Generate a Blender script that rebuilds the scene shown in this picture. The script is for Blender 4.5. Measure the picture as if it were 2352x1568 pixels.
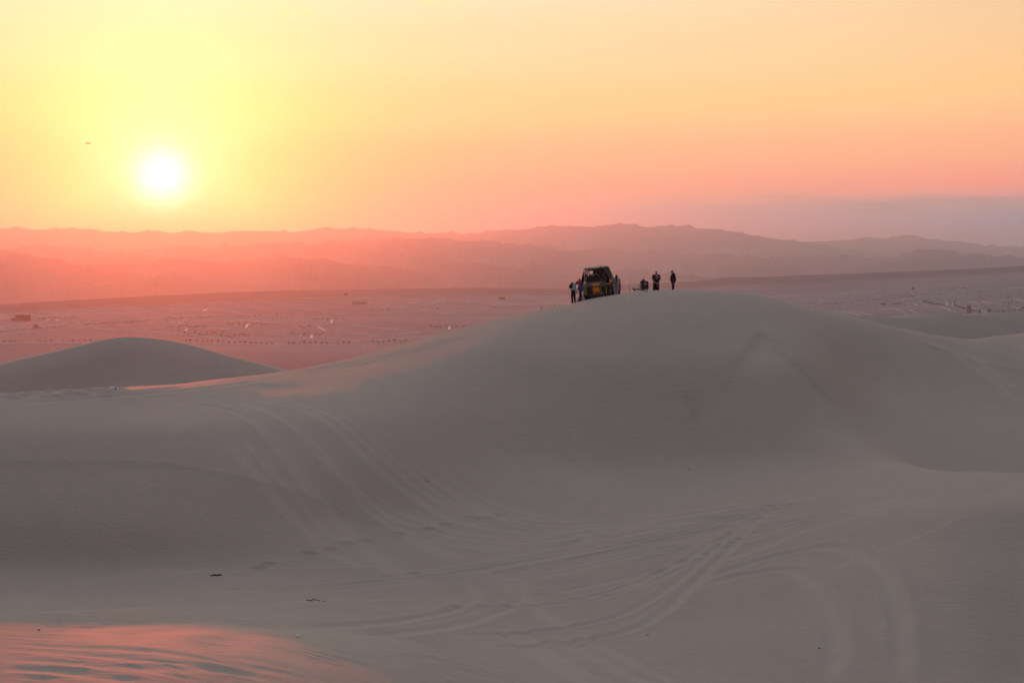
import bpy, bmesh, math, random
import numpy as np
from mathutils import Vector, Matrix, Euler

random.seed(7)
rng = np.random.default_rng(11)
for o in list(bpy.data.objects):
    bpy.data.objects.remove(o, do_unlink=True)
scene = bpy.context.scene
COL = scene.collection

# ------------------------------------------------------------------ camera
PITCH = math.radians(3.68)
FPX = 2352 * 50.0 / 36.0           # focal length in the pixels of a 2352 px wide picture
cam_data = bpy.data.cameras.new('camera')
cam_data.lens = 50.0
cam_data.sensor_width = 36.0
cam_data.clip_start = 0.1
cam_data.clip_end = 90000.0
cam = bpy.data.objects.new('camera', cam_data)
COL.objects.link(cam)
cam.location = (0, 0, 0)
cam.rotation_euler = (math.radians(90) - PITCH, 0, 0)
scene.camera = cam

# ------------------------------------------------------------------ sun, sky, exposure
SUN_AZ = math.radians(-13.75)      # left of the +Y axis
SUN_EL = math.radians(2.80)
SUN_DIR = Vector((math.sin(SUN_AZ) * math.cos(SUN_EL), math.cos(SUN_AZ) * math.cos(SUN_EL), math.sin(SUN_EL)))
sun_data = bpy.data.lights.new('sun', 'SUN')
sun_data.energy = 2.0
sun_data.angle = math.radians(0.53)
sun_data.color = (1.0, 0.085, 0.01)
sun = bpy.data.objects.new('sun', sun_data)
COL.objects.link(sun)
sun.rotation_euler = (-SUN_DIR).to_track_quat('-Z', 'Y').to_euler()

world = bpy.data.worlds.new("World")
scene.world = world
world.use_nodes = True
wn, wl = world.node_tree.nodes, world.node_tree.links
wn.clear()
def W(t, **kw):
    n = wn.new(t)
    for k, v in kw.items():
        setattr(n, k, v)
    return n
def wmath(op, a, b=None, clamp=False):
    n = W('ShaderNodeMath', operation=op, use_clamp=clamp)
    for i, v in enumerate((a, b)):
        if v is None: continue
        if isinstance(v, (int, float)): n.inputs[i].default_value = v
        else: wl.new(v, n.inputs[i])
    return n.outputs[0]
def wramp(fac, stops, interp='EASE'):
    n = W('ShaderNodeValToRGB')
    n.color_ramp.interpolation = interp
    el = n.color_ramp.elements
    while len(el) > 1: el.remove(el[-1])
    el[0].position = stops[0][0]; el[0].color = (*stops[0][1], 1)
    for p, c in stops[1:]:
        e = el.new(p); e.color = (*c, 1)
    wl.new(fac, n.inputs[0])
    return n.outputs[0]
def wmix(fac, a, b, mode='MIX'):
    n = W('ShaderNodeMix', data_type='RGBA', blend_type=mode)
    n.clamp_result = False
    for s, v in ((n.inputs['Factor'], fac), (n.inputs[6], a), (n.inputs[7], b)):
        if isinstance(v, (int, float)): s.default_value = v
        elif isinstance(v, tuple): s.default_value = (*v, 1)
        else: wl.new(v, s)
    return n.outputs[2]
tc = W('ShaderNodeTexCoord')
sep = W('ShaderNodeSeparateXYZ'); wl.new(tc.outputs['Generated'], sep.inputs[0])
elev = wmath('MULTIPLY', wmath('ARCSINE', sep.outputs[2]), 180 / math.pi)       # degrees
fac = wmath('SQRT', wmath('DIVIDE', wmath('MAXIMUM', elev, 0.0), 90.0))
F = lambda d: math.sqrt(d / 90.0)
dotn = W('ShaderNodeVectorMath', operation='DOT_PRODUCT')
wl.new(tc.outputs['Generated'], dotn.inputs[0]); dotn.inputs[1].default_value = SUN_DIR
theta = wmath('MULTIPLY', wmath('ARCCOSINE', wmath('MINIMUM', dotn.outputs['Value'], 0.9999999)), 180 / math.pi)
# horizontal angle away from the sun, 0 towards it and 1 opposite
hx = wmath('DIVIDE', wmath('ADD', wmath('MULTIPLY', sep.outputs[0], math.sin(SUN_AZ)), wmath('MULTIPLY', sep.outputs[1], math.cos(SUN_AZ))),
           wmath('MAXIMUM', wmath('SQRT', wmath('ADD', wmath('MULTIPLY', sep.outputs[0], sep.outputs[0]), wmath('MULTIPLY', sep.outputs[1], sep.outputs[1]))), 0.001))
away = wmath('MULTIPLY', wmath('SUBTRACT', 1.0, hx), 0.5, clamp=True)
sunward = wramp(fac, SKY_SUNWARD := [
    (0.0, (0.72, 0.30, 0.30)), (F(0.9), (0.98, 0.38, 0.27)), (F(2.2), (1.0, 0.46, 0.27)), (F(3.6), (1.1, 0.55, 0.27)), (F(5.6), (1.1, 0.71, 0.30)),
    (F(8.0), (1.1, 0.80, 0.42)), (F(11), (1.05, 0.89, 0.62)), (F(18), (0.88, 0.77, 0.60)), (F(32), (0.71, 0.67, 0.69)), (F(60), (0.55, 0.56, 0.69)), (1.0, (0.46, 0.505, 0.68))])
side = wramp(fac, [
    (0.0, (0.44, 0.48, 0.78)), (F(1.2), (0.46, 0.45, 0.62)), (F(2.6), (1.4, 0.43, 0.28)), (F(4), (1.3, 0.56, 0.27)), (F(6), (1.2, 0.70, 0.30)),
    (F(11), (1.0, 0.68, 0.39)), (F(20), (0.62, 0.54, 0.48)), (F(40), (0.46, 0.44, 0.48)), (1.0, (0.46, 0.505, 0.68))])
back = wramp(fac, [
    (0.0, (0.09, 0.09, 0.12)), (F(4), (0.12, 0.11, 0.14)), (F(10), (0.17, 0.15, 0.16)), (F(22), (0.25, 0.23, 0.25)), (F(45), (0.28, 0.28, 0.35)), (1.0, (0.46, 0.505, 0.68))])
k1 = wmath('MULTIPLY', away, 13.0, clamp=True)
k2 = wmath('SMOOTH_MIN', wmath('MULTIPLY', wmath('SUBTRACT', away, 0.06), 1.6, clamp=True), 1.0)
sky = wmix(k2, wmix(k1, sunward, side), back)
# glow round the sun: wide yellow, then pale, then the disc
def lobe(w, p=1.0):
    return wmath('EXPONENT', wmath('MULTIPLY', wmath('POWER', wmath('DIVIDE', theta, w), p), -1.0))
lowcut = wmath('SUBTRACT', 2.3, wmath('MULTIPLY', wmath('MULTIPLY', elev, 1 / 3.2, clamp=True), 1.3))
g1 = wmix(wmath('MULTIPLY', lobe(5.4, 1.6), lowcut), (0, 0, 0), (0.30, 0.50, 0.02))
g2 = wmix(wmath('MULTIPLY', lobe(2.6, 1.3), 1.0), (0, 0, 0), (0.5, 0.46, 0.60))
g3 = wmix(lobe(1.0, 2.4), (0, 0, 0), (2.4, 1.2, 1.1))
sky = wmix(wmath('MULTIPLY', lobe(7.5, 2.0), wmath('SUBTRACT', 1.0, wmath('MULTIPLY', elev, 1 / 7.5, clamp=True))), sky, wmix(1.0, sky, (1.0, 1.0, 0.28), 'MULTIPLY'))
sky = wmix(1.0, wmix(1.0, wmix(1.0, sky, g1, 'ADD'), g2, 'ADD'), g3, 'ADD')
# a low grey bank of thin cloud to the right, and small bright puffs high on the left
mp = W('ShaderNodeMapping'); wl.new(tc.outputs['Generated'], mp.inputs[0]); mp.inputs['Scale'].default_value = (5.0, 5.0, 60.0)
nz = W('ShaderNodeTexNoise'); nz.inputs['Scale'].default_value = 3.0; nz.inputs['Detail'].default_value = 6.0
wl.new(mp.outputs[0], nz.inputs['Vector'])
top = wmath('ADD', wmath('MULTIPLY', wmath('SUBTRACT', nz.outputs[0], 0.5), 2.2), 2.25)
bank = wmath('MULTIPLY', wmath('MULTIPLY', wmath('SUBTRACT', top, elev), 1.1, clamp=True), wmath('MULTIPLY', wmath('SUBTRACT', elev, 1.0), 1.6, clamp=True))
bank = wmath('MULTIPLY', bank, wmath('MULTIPLY', wmath('SUBTRACT', away, 0.021), 34.0, clamp=True))
bank = wmath('MULTIPLY', bank, 0.85)
sky = wmix(bank, sky, (0.52, 0.38, 0.33))
mp2 = W('ShaderNodeMapping'); wl.new(tc.outputs['Generated'], mp2.inputs[0]); mp2.inputs['Scale'].default_value = (22.0, 22.0, 60.0)
nz2 = W('ShaderNodeTexNoise'); nz2.inputs['Scale'].default_value = 1.0; nz2.inputs['Detail'].default_value = 7.0; nz2.inputs['Roughness'].default_value = 0.62
wl.new(mp2.outputs[0], nz2.inputs['Vector'])
puff = wmath('MULTIPLY', wmath('MULTIPLY', wmath('SUBTRACT', nz2.outputs[0], 0.60), 7.0, clamp=True), wmath('MULTIPLY', wmath('SUBTRACT', elev, 8.3), 1.2, clamp=True))
sky = wmix(wmath('MULTIPLY', puff, 0.5), sky, wmix(1.0, sky, (1.1, 1.12, 0.55), 'MULTIPLY'))
mp3 = W('ShaderNodeMapping'); wl.new(tc.outputs['Generated'], mp3.inputs[0]); mp3.inputs['Scale'].default_value = (3.0, 3.0, 95.0)
nz3 = W('ShaderNodeTexNoise'); nz3.inputs['Scale'].default_value = 1.0; nz3.inputs['Detail'].default_value = 5.0
wl.new(mp3.outputs[0], nz3.inputs['Vector'])
streak = wmath('MULTIPLY', wmath('MULTIPLY', wmath('SUBTRACT', nz3.outputs[0], 0.52), 4.0, clamp=True), wmath('MULTIPLY', wmath('SUBTRACT', 5.0, elev), 0.4, clamp=True))
sky = wmix(wmath('MULTIPLY', streak, 0.35), sky, wmix(1.0, sky, (0.96, 0.88, 0.95), 'MULTIPLY'))
nish = W('ShaderNodeTexSky', sky_type='NISHITA')
nish.sun_disc = False
nish.sun_elevation = SUN_EL
nish.sun_rotation = SUN_AZ
nish.dust_density = 3.0
sky_all = wmix(1.0, wmix(1.0, sky, (1.0, 1.0, 1.0), 'MULTIPLY'), wmix(1.0, nish.outputs[0], (0.004, 0.004, 0.004), 'MULTIPLY'), 'ADD')
bg = W('ShaderNodeBackground'); bg.inputs['Strength'].default_value = 1.0
wl.new(sky_all, bg.inputs['Color'])
wo = W('ShaderNodeOutputWorld'); wl.new(bg.outputs[0], wo.inputs['Surface'])
world.cycles.sampling_method = 'MANUAL'
world.cycles.sample_map_resolution = 2048

scene.view_settings.view_transform = 'Standard'
scene.view_settings.look = 'None'
scene.view_settings.exposure = 0.0
scene.view_settings.gamma = 1.0
scene.view_settings.use_curve_mapping = False
scene.cycles.use_denoising = True
scene.cycles.max_bounces = 6
scene.cycles.diffuse_bounces = 3
scene.cycles.volume_bounces = 1

# ------------------------------------------------------------------ helpers
def pix_dir(x, y):
    """picture point (2352 wide) -> azimuth and tangent of elevation"""
    cx = (x - 1176.0) / FPX; cy = -(y - 784.0) / FPX
    dy = math.cos(PITCH) + cy * math.sin(PITCH)
    dz = -math.sin(PITCH) + cy * math.cos(PITCH)
    return math.atan2(cx, dy), dz / math.hypot(cx, dy)

def pchip(xk, yk, xq):
    """monotone cubic along axis 0; xk (K,...) rising, yk (K,...), xq (Q,) or (Q,...)"""
    h = np.diff(xk, axis=0); d = np.diff(yk, axis=0) / h
    m = np.zeros_like(yk)
    w1 = 2 * h[1:] + h[:-1]; w2 = h[1:] + 2 * h[:-1]
    with np.errstate(divide='ignore', invalid='ignore'):
        mm = (w1 + w2) / (w1 / d[:-1] + w2 / d[1:])
    m[1:-1] = np.where(d[:-1] * d[1:] > 0, mm, 0.0)
    m[0] = d[0]; m[-1] = d[-1]
    return m, h, d

def pchip_eval1(xk, yk, xq):
    m, h, d = pchip(xk, yk, None)
    i = np.clip(np.searchsorted(xk, xq) - 1, 0, len(xk) - 2)
    t = np.clip((xq - xk[i]) / h[i], 0, 1)
    return (yk[i] * (1 + 2 * t) * (1 - t) ** 2 + m[i] * h[i] * t * (1 - t) ** 2 + yk[i + 1] * t * t * (3 - 2 * t) - m[i + 1] * h[i] * t * t * (1 - t))

def vnoise(x, y, seed=0):
    xi = np.floor(x).astype(np.int64); yi = np.floor(y).astype(np.int64)
    xf = x - xi; yf = y - yi
    u = xf * xf * xf * (xf * (xf * 6 - 15) + 10); v = yf * yf * yf * (yf * (yf * 6 - 15) + 10)
    def hsh(a, b):
        n = (a * 374761393 + b * 668265263 + seed * 974634721) & 0x7fffffff
        n = ((n ^ (n >> 13)) * 1274126177) & 0x7fffffff
        return ((n ^ (n >> 16)) & 0xffff) / 65535.0
    return (hsh(xi, yi) * (1 - u) + hsh(xi + 1, yi) * u) * (1 - v) + (hsh(xi, yi + 1) * (1 - u) + hsh(xi + 1, yi + 1) * u) * v

def fbm(x, y, octaves=4, seed=0, ridged=False):
    s = np.zeros_like(x, dtype=float); a = 0.5; f = 1.0
    for k in range(octaves):
        n = vnoise(x * f + 17.3 * k, y * f - 9.1 * k, seed + k)
        s += a * ((1 - np.abs(2 * n - 1)) if ridged else n)
        a *= 0.5; f *= 2.03
    return s

def smooth1(a, sigma, axis):
    rad = int(3 * sigma + 1); k = np.exp(-0.5 * (np.arange(-rad, rad + 1) / sigma) ** 2); k /= k.sum()
    pad = [(0, 0)] * a.ndim; pad[axis] = (rad, rad)
    ap = np.pad(a, pad, mode='edge'); out = np.zeros_like(a)
    n = a.shape[axis]
    for i, w in enumerate(k):
        out += w * np.take(ap, range(i, i + n), axis=axis)
    return out

def mesh_from_np(name, verts, quads, attrs=None):
    me = bpy.data.meshes.new(name)
    nv, nq = len(verts), len(quads)
    me.vertices.add(nv); me.vertices.foreach_set('co', np.ascontiguousarray(verts, dtype=np.float32).ravel())
    me.loops.add(nq * 4); me.loops.foreach_set('vertex_index', np.ascontiguousarray(quads, dtype=np.int32).ravel())
    me.polygons.add(nq); me.polygons.foreach_set('loop_start', np.arange(0, nq * 4, 4, dtype=np.int32))
    me.update(calc_edges=True)
    me.polygons.foreach_set('use_smooth', np.ones(nq, dtype=bool))
    for k, v in (attrs or {}).items():
        a = me.attributes.new(k, 'FLOAT', 'POINT'); a.data.foreach_set('value', np.ascontiguousarray(v, dtype=np.float32).ravel())
    me.validate(); me.update()
    return me

def grid_quads(n, m, keep=None):
    i = np.arange(n - 1)[:, None] * m + np.arange(m - 1)[None, :]
    q = np.stack([i, i + 1, i + m + 1, i + m], axis=-1).reshape(-1, 4)
    return q if keep is None else q[keep.reshape(-1)]

def link(name, me, mat=None, parent=None, **props):
    o = bpy.data.objects.new(name, me); COL.objects.link(o)
    if mat is not None and me is not None and len(me.materials) == 0: me.materials.append(mat)
    if parent is not None: o.parent = parent
    for k, v in props.items(): o[k] = v
    return o

# ------------------------------------------------------------------ materials
class Mat:
    def __init__(self, name, rough=0.9, spec=0.2):
        self.m = bpy.data.materials.new(name); self.m.use_nodes = True
        self.n = self.m.node_tree.nodes; self.l = self.m.node_tree.links
        self.b = self.n['Principled BSDF']
        self.b.inputs['Roughness'].default_value = rough
        self.b.inputs['Specular IOR Level'].default_value = spec
    def node(self, t, **kw):
        n = self.n.new(t)
        for k, v in kw.items(): setattr(n, k, v)
        return n
    def put(self, sock, v):
        if isinstance(v, (int, float)): sock.default_value = v
        elif isinstance(v, tuple): sock.default_value = (*v, 1) if len(v) == 3 and sock.type == 'RGBA' else v
        else: self.l.new(v, sock)
    def math(self, op, a, b=0.0, clamp=False):
        n = self.node('ShaderNodeMath', operation=op, use_clamp=clamp); self.put(n.inputs[0], a); self.put(n.inputs[1], b); return n.outputs[0]
    def mix(self, f, a, b, mode='MIX'):
        n = self.node('ShaderNodeMix', data_type='RGBA', blend_type=mode)
        self.put(n.inputs['Factor'], f); self.put(n.inputs[6], a); self.put(n.inputs[7], b); return n.outputs[2]
    def noise(self, scale, detail=4, rough=0.5, vec=None, mscale=None, rot=None):
        n = self.node('ShaderNodeTexNoise'); n.inputs['Scale'].default_value = scale
        n.inputs['Detail'].default_value = detail; n.inputs['Roughness'].default_value = rough
        v = vec if vec is not None else self.coord()
        if mscale or rot:
            mp = self.node('ShaderNodeMapping')
            if mscale: mp.inputs['Scale'].default_value = mscale
            if rot: mp.inputs['Rotation'].default_value = rot
            self.l.new(v, mp.inputs[0]); v = mp.outputs[0]
        self.l.new(v, n.inputs['Vector']); return n.outputs[0]
    def coord(self):
        if not hasattr(self, '_c'): self._c = self.node('ShaderNodeTexCoord').outputs['Object']
        return self._c
    def attr(self, name):
        n = self.node('ShaderNodeAttribute', attribute_name=name); return n.outputs['Fac']
    def remap(self, v, a, b, c=0.0, d=1.0):
        n = self.node('ShaderNodeMapRange'); self.put(n.inputs[0], v)
        for i, x in enumerate((a, b, c, d)): n.inputs[i + 1].default_value = x
        return n.outputs[0]
    def color(self, v): self.put(self.b.inputs['Base Color'], v); return self
    def bump(self, h, strength, dist, prev=None):
        n = self.node('ShaderNodeBump'); n.inputs['Distance'].default_value = dist
        self.put(n.inputs['Strength'], strength); self.l.new(h, n.inputs['Height'])
        if prev is not None: self.l.new(prev, n.inputs['Normal'])
        self.l.new(n.outputs[0], self.b.inputs['Normal']); return n.outputs[0]

def simple(name, col, rough=0.7, spec=0.3, var=0.15, scale=6.0, metal=0.0):
    m = Mat(name, rough, spec)
    m.b.inputs['Metallic'].default_value = metal
    n = m.noise(scale, 4)
    dark = tuple(c * (1 - var) for c in col); light = tuple(min(1, c * (1 + var)) for c in col)
    m.color(m.mix(m.remap(n, 0.3, 0.7), dark, light))
    m.bump(n, 0.15, 0.01)
    return m.m

def sand_material():
    m = Mat('dune_sand', 0.72, 0.2)
    big = m.noise(0.05, 3)
    mid = m.noise(0.9, 5, 0.6)
    fine = m.noise(22.0, 3, 0.6)
    c = m.mix(m.remap(big, 0.35, 0.65), (0.34, 0.29, 0.238), (0.395, 0.336, 0.27))
    c = m.mix(m.math('MULTIPLY', m.remap(mid, 0.3, 0.7), 0.35), c, (0.305, 0.263, 0.22))
    c = m.mix(m.math('MULTIPLY', m.remap(fine, 0.35, 0.65), 0.18), c, (0.42, 0.37, 0.32))
    tr = m.attr('track')                         # sand turned over by wheels: paler, without ripples
    c = m.mix(m.math('MULTIPLY', tr, 0.24), c, (0.44, 0.384, 0.302))
    st = m.attr('mineral')                       # dark heavy mineral grains left by the wind
    c = m.mix(m.math('MULTIPLY', st, m.remap(mid, 0.2, 0.7, 0.55, 1.0)), c, (0.19, 0.185, 0.19))
    m.color(c)
    # wind ripples: long crests with irregular spacing
    rip = m.noise(1.0, 3, 0.55, mscale=(1.8, 15.0, 15.0), rot=(0, 0, math.radians(24)))
    rip2 = m.noise(1.0, 2, 0.5, mscale=(0.8, 5.0, 5.0), rot=(0, 0, math.radians(10)))
    amt = m.remap(tr, 0.0, 0.8, 1.0, 0.15)
    rough = m.attr('ripple')
    n1 = m.bump(rip, m.math('MULTIPLY', amt, m.math('MULTIPLY', rough, 0.8)), 0.06)
    n2 = m.bump(rip2, 0.28, 0.06, n1)
    m.bump(fine, 0.5, 0.012, n2)
    return m.m
M_SAND = sand_material()
# ------------------------------------------------------------------ the dunes: a height field over azimuth and distance
RS = 0.95
KX = [0, 300, 600, 900, 1200, 1500, 1800, 2050, 2200, 2352]
# each line: picture height and distance (m) of one run along the dunes, at the columns KX; ('z', height, distance) where it is hidden
KEY = [
    [(1568, 28.8), (1568, 28.8), (1568, 30.8), (1568, 34.5), (1568, 39.5), (1568, 40.5), (1568, 40), (1568, 40.3), (1568, 41.3), (1568, 43.5)],
    [(1440, 37.7), (1440, 37.7), (1440, 39.6), (1440, 45), (1440, 49), (1440, 47.5), (1440, 46), (1440, 45.2), (1440, 45.8), (1440, 47.5)],
    [(1320, 60), (1318, 60), (1308, 60), (1325, 59), (1325, 58), (1325, 55), (1325, 52), (1325, 50), (1325, 49.8), (1325, 51)],
    [(1308, 60.9), (1306, 60.9), (1297, 60.9), (1282, 62), (1288, 61), (1278, 58.5), (1275, 55.5), (1264, 53), (1258, 52.5), (1252, 53.5)],
    [(1200, 63), (1200, 63), (1200, 64.3), (1200, 67.6), (1200, 68.5), (1190, 66), (1190, 62), (1170, 58), (1155, 57), (1150, 57)],
    [(1090, 66.2), (1090, 66.2), (1080, 68.3), (1060, 72), (1060, 77.5), (1080, 79), (1060, 78.6), (1081, 69), (1084, 66), (1087, 65)],
    [(985, 70.6), (980, 71), (970, 74), (950, 77.5), (940, 82.5), (960, 83.5), (950, 83.8), (1035, 82), ('z', -12.6, 79), ('z', -13.2, 77)],
    [(945, 75.6), (937, 77), (915, 81), (850, 90), (800, 90.5), (820, 88.6), (820, 89.2), (900, 97), (935, 98), (950, 99)],
    None,
]
CREST = [(-80, 912), (0, 908), (70, 906), (150, 902), (300, 892), (400, 884), (500, 873), (600, 862), (680, 850), (800, 825), (900, 799), (1000, 773), (1100, 746), (1200, 721),
         (1250, 710), (1310, 698), (1360, 686), (1410, 677), (1450, 671), (1500, 668), (1560, 666), (1640, 667), (1700, 671), (1760, 681), (1830, 698), (1900, 713), (1990, 732),
         (2100, 757), (2170, 771), (2225, 778), (2280, 772), (2352, 765), (2450, 762)]
CREST_R = [(0, 80), (300, 82.5), (450, 86), (600, 91.5), (900, 105), (1200, 106), (1500, 106), (1700, 107), (1900, 109), (2050, 113), (2225, 122), (2352, 130)]
BACK = [(-80, 858), (0, 837), (60, 822), (130, 806), (200, 788), (250, 775), (290, 770.5), (330, 772), (380, 778), (440, 790), (500, 808), (560, 824), (620, 838), (665, 850)]
BACK2 = [(1985, 732), (2040, 727), (2100, 722), (2160, 720), (2240, 719), (2300, 717), (2352, 716), (2450, 715)]

def interp_px(tab, x):
    xs = np.array([t[0] for t in tab], float); ys = np.array([t[1] for t in tab], float)
    return pchip_eval1(xs, ys, np.clip(np.asarray(x, float), xs[0], xs[-1]))

AZ_IN = 21.2
az_f = np.linspace(-AZ_IN, AZ_IN, 860)
az_l = -AZ_IN - np.cumsum(np.linspace(0.1, 7.5, 42))[::-1]
az_l = az_l[az_l > -178]
az_deg = np.concatenate([[-180.0], az_l, az_f, -az_l[::-1], [180.0]])
AZ = np.radians(az_deg)
# column in the picture (on the horizon) of each azimuth
def col_px(az): return 1176 + FPX * np.tan(np.clip(az, -0.42, 0.42)) * math.cos(PITCH)
XP = np.clip(col_px(AZ), -70, 2440)
def te_of(x, y):
    cx = (x - 1176.0) / FPX; cy = -(y - 784.0) / FPX
    dy = math.cos(PITCH) + cy * math.sin(PITCH); dz = -math.sin(PITCH) + cy * math.cos(PITCH)
    return dz / np.hypot(cx, dy), np.arctan2(cx, dy)

def line_of(tab, rtab=None):
    """knots in pixels -> arrays (r, z) for every azimuth"""
    az, te, rr = [], [], []
    if rtab is None:
        for x, e in zip(KX, tab):
            if e[0] == 'z':
                cx = (x - 1176.0) / FPX; a = math.atan2(cx, 1.0); t = e[1] / e[2]; r = e[2]
            else:
                t, a = te_of(float(x), e[0]); r = e[1]
            az.append(float(a)); te.append(float(t)); rr.append(r)
    else:
        for x, y in tab:
            t, a = te_of(float(x), y); az.append(float(a)); te.append(float(t)); rr.append(float(interp_px(rtab, x)))
    az, te, rr = map(np.array, (az, te, rr))
    q = np.clip(AZ, az[0], az[-1])
    r = pchip_eval1(az, rr, q) * RS; t = pchip_eval1(az, te, q)
    return r, r * t

lines = []
for k in KEY:
    lines.append(line_of(CREST, CREST_R) if k is None else line_of(k))
n = len(AZ)
one = np.ones(n)
def blend(tab): return np.interp(XP, [t[0] for t in tab], [t[1] for t in tab])
# behind the crest: a trough, the dunes beyond and the long fall to the plain
cr, cz = lines[-1]
tr_z = blend([(0, -16.5), (500, -16.0), (800, -24), (1400, -24), (1800, -20), (2000, -15.5), (2352, -13.5)])
lines.append((cr * 1.08, cz - blend([(0, 0.9), (600, 1.0), (1100, 1.1), (1500, 1.0), (1900, 1.6), (2200, 1.5)])))
lines.append((cr + blend([(0, 32), (1200, 32), (1900, 20), (2352, 14)]), tr_z))
bx = np.array([b[0] for b in BACK]); 
t1, a1 = te_of(np.array([b[0] for b in BACK], float), np.array([b[1] for b in BACK], float))
t2, a2 = te_of(np.array([b[0] for b in BACK2], float), np.array([b[1] for b in BACK2], float))
bk_r = blend([(0, 172), (600, 172), (1000, 180), (1900, 160), (2352, 168)])
za = pchip_eval1(a1, t1, np.clip(AZ, a1[0], a1[-1])); zb = pchip_eval1(a2, t2, np.clip(AZ, a2[0], a2[-1]))
zmid = -36.0
wa = np.clip((AZ - a1[-1]) / 0.05, 0, 1); wb = np.clip((a2[0] - AZ) / 0.05, 0, 1)
wa = wa * wa * (3 - 2 * wa); wb = wb * wb * (3 - 2 * wb)
bz = np.where(AZ < (a1[-1] + a2[0]) / 2, za * bk_r * (1 - wa) + zmid * wa, zb * bk_r * (1 - wb) + zmid * wb)
fk = np.where(AZ < (a1[-1] + a2[0]) / 2, 0.940, 0.962)
lines.append((bk_r * fk, bz - bk_r * (1 - fk) * 0.52))
lines.append((bk_r, bz))
lines.append((bk_r * 1.07, bz - 2.6))
lines.append((bk_r + 150, bz - 45))
lines.append((one * 720, one * -128))
# towards the camera
lines.insert(0, (one * 20 * RS, np.minimum(lines[0][1] + 0.6, -7.2)))
lines.insert(0, (one * 9.0, one * -5.6))
lines.insert(0, (one * 2.5, one * -1.95))
lines.insert(0, (one * 0.05, one * -1.75))
LR = np.array([l[0] for l in lines]); LZ = np.array([l[1] for l in lines])

R = np.concatenate([np.linspace(0.05, 27, 46)[:-1], np.linspace(27, 64, 500)[:-1], np.linspace(64, 106, 330)[:-1], np.linspace(106, 128, 60)[:-1], np.geomspace(128, 720, 90)])
def eval_columns(LR, LZ, R):
    K, n = LR.shape
    m, h, d = pchip(LR, LZ, None)
    Z = np.zeros((len(R), n)); cols = np.arange(n)
    for i, r in enumerate(R):
        k = np.clip((LR < r).sum(axis=0) - 1, 0, K - 2)
        x0 = LR[k, cols]; hh = h[k, cols]; t = np.clip((r - x0) / hh, 0, 1)
        Z[i] = (LZ[k, cols] * (1 + 2 * t) * (1 - t) ** 2 + m[k, cols] * hh * t * (1 - t) ** 2 + LZ[k + 1, cols] * t * t * (3 - 2 * t) - m[k + 1, cols] * hh * t * t * (1 - t))
    return Z
Z = eval_columns(LR, LZ, R)
i0, i1 = len(az_l) + 1, len(az_l) + 1 + len(az_f)
# soften: along the distance on the fine part, and across azimuth
sm0, sm1 = int(np.searchsorted(R, 27)), int(np.searchsorted(R, 128))
zz = Z[sm0:sm1].copy(); zs = smooth1(zz, 6, 0)
wgt = np.ones(len(zz)); wgt[:30] = np.linspace(0, 1, 30); wgt[-60:] = np.linspace(1, 0, 60)
Z[sm0:sm1] = zz * (1 - wgt[:, None]) + zs * wgt[:, None]
Z[:, i0:i1] = smooth1(Z[:, i0:i1], 4, 1)
X = R[:, None] * np.sin(AZ)[None, :]; Y = R[:, None] * np.cos(AZ)[None, :]
far = np.clip((R - 128) / 200, 0, 1)[:, None]
Z += (fbm(X * 0.07, Y * 0.07, 3, 3) - 0.45) * 0.35 * np.clip(R / 40, 0, 1)[:, None] * (1 - 0.0 * far)
Z += (fbm(X * 0.6, Y * 0.35, 3, 5) - 0.45) * 0.05
TRACK = np.zeros_like(Z); MINERAL = np.zeros_like(Z); RIPPLE = np.ones_like(Z)

def H(x, y):
    """ground height of the dunes at a world point"""
    r = math.hypot(x, y); a = math.atan2(x, y)
    i = int(np.clip(np.searchsorted(R, r) - 1, 0, len(R) - 2)); j = int(np.clip(np.searchsorted(AZ, a) - 1, 0, len(AZ) - 2))
    t = np.clip((r - R[i]) / (R[i + 1] - R[i]), 0, 1); s = np.clip((a - AZ[j]) / (AZ[j + 1] - AZ[j]), 0, 1)
    return float((Z[i, j] * (1 - s) + Z[i, j + 1] * s) * (1 - t) + (Z[i + 1, j] * (1 - s) + Z[i + 1, j + 1] * s) * t)

def ground_at(x, y, rmin=26.0):
    """where the sight line through a picture point meets the dunes"""
    a, te = pix_dir(x, y)
    j = int(np.clip(np.searchsorted(AZ, a) - 1, 0, len(AZ) - 2)); s = (a - AZ[j]) / (AZ[j + 1] - AZ[j])
    zc = Z[:, j] * (1 - s) + Z[:, j + 1] * s
    f = zc - te * R
    idx = np.nonzero((R > rmin) & (f >= 0))[0]
    if len(idx) == 0:
        k = int(np.argmax(np.where(R > rmin, zc / R, -9))); r = R[k]
    else:
        k = idx[0]; f0, f1 = f[k - 1], f[k]; r = R[k - 1] + (R[k] - R[k - 1]) * (0 - f0) / (f1 - f0) if f1 != f0 else R[k]
    x_, y_ = r * math.sin(a), r * math.cos(a)
    return Vector((x_, y_, H(x_, y_)))

def resample(pts, step):
    P = np.array([[p.x, p.y] for p in pts])
    L = np.concatenate([[0], np.cumsum(np.hypot(*np.diff(P, axis=0).T))])
    q = np.arange(0, L[-1], step)
    m = np.stack([pchip_eval_free(L, P[:, 0], q), pchip_eval_free(L, P[:, 1], q)], 1)
    return m, q / max(L[-1], 1e-6)
def pchip_eval_free(x, y, q):
    # Catmull-Rom style cubic (smooth, not monotone)
    m = np.gradient(y, x); i = np.clip(np.searchsorted(x, q) - 1, 0, len(x) - 2); h = x[i + 1] - x[i]; t = (q - x[i]) / h
    return y[i] * (1 + 2 * t) * (1 - t) ** 2 + m[i] * h * t * (1 - t) ** 2 + y[i + 1] * t * t * (3 - 2 * t) - m[i + 1] * h * t * t * (1 - t)

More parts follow.
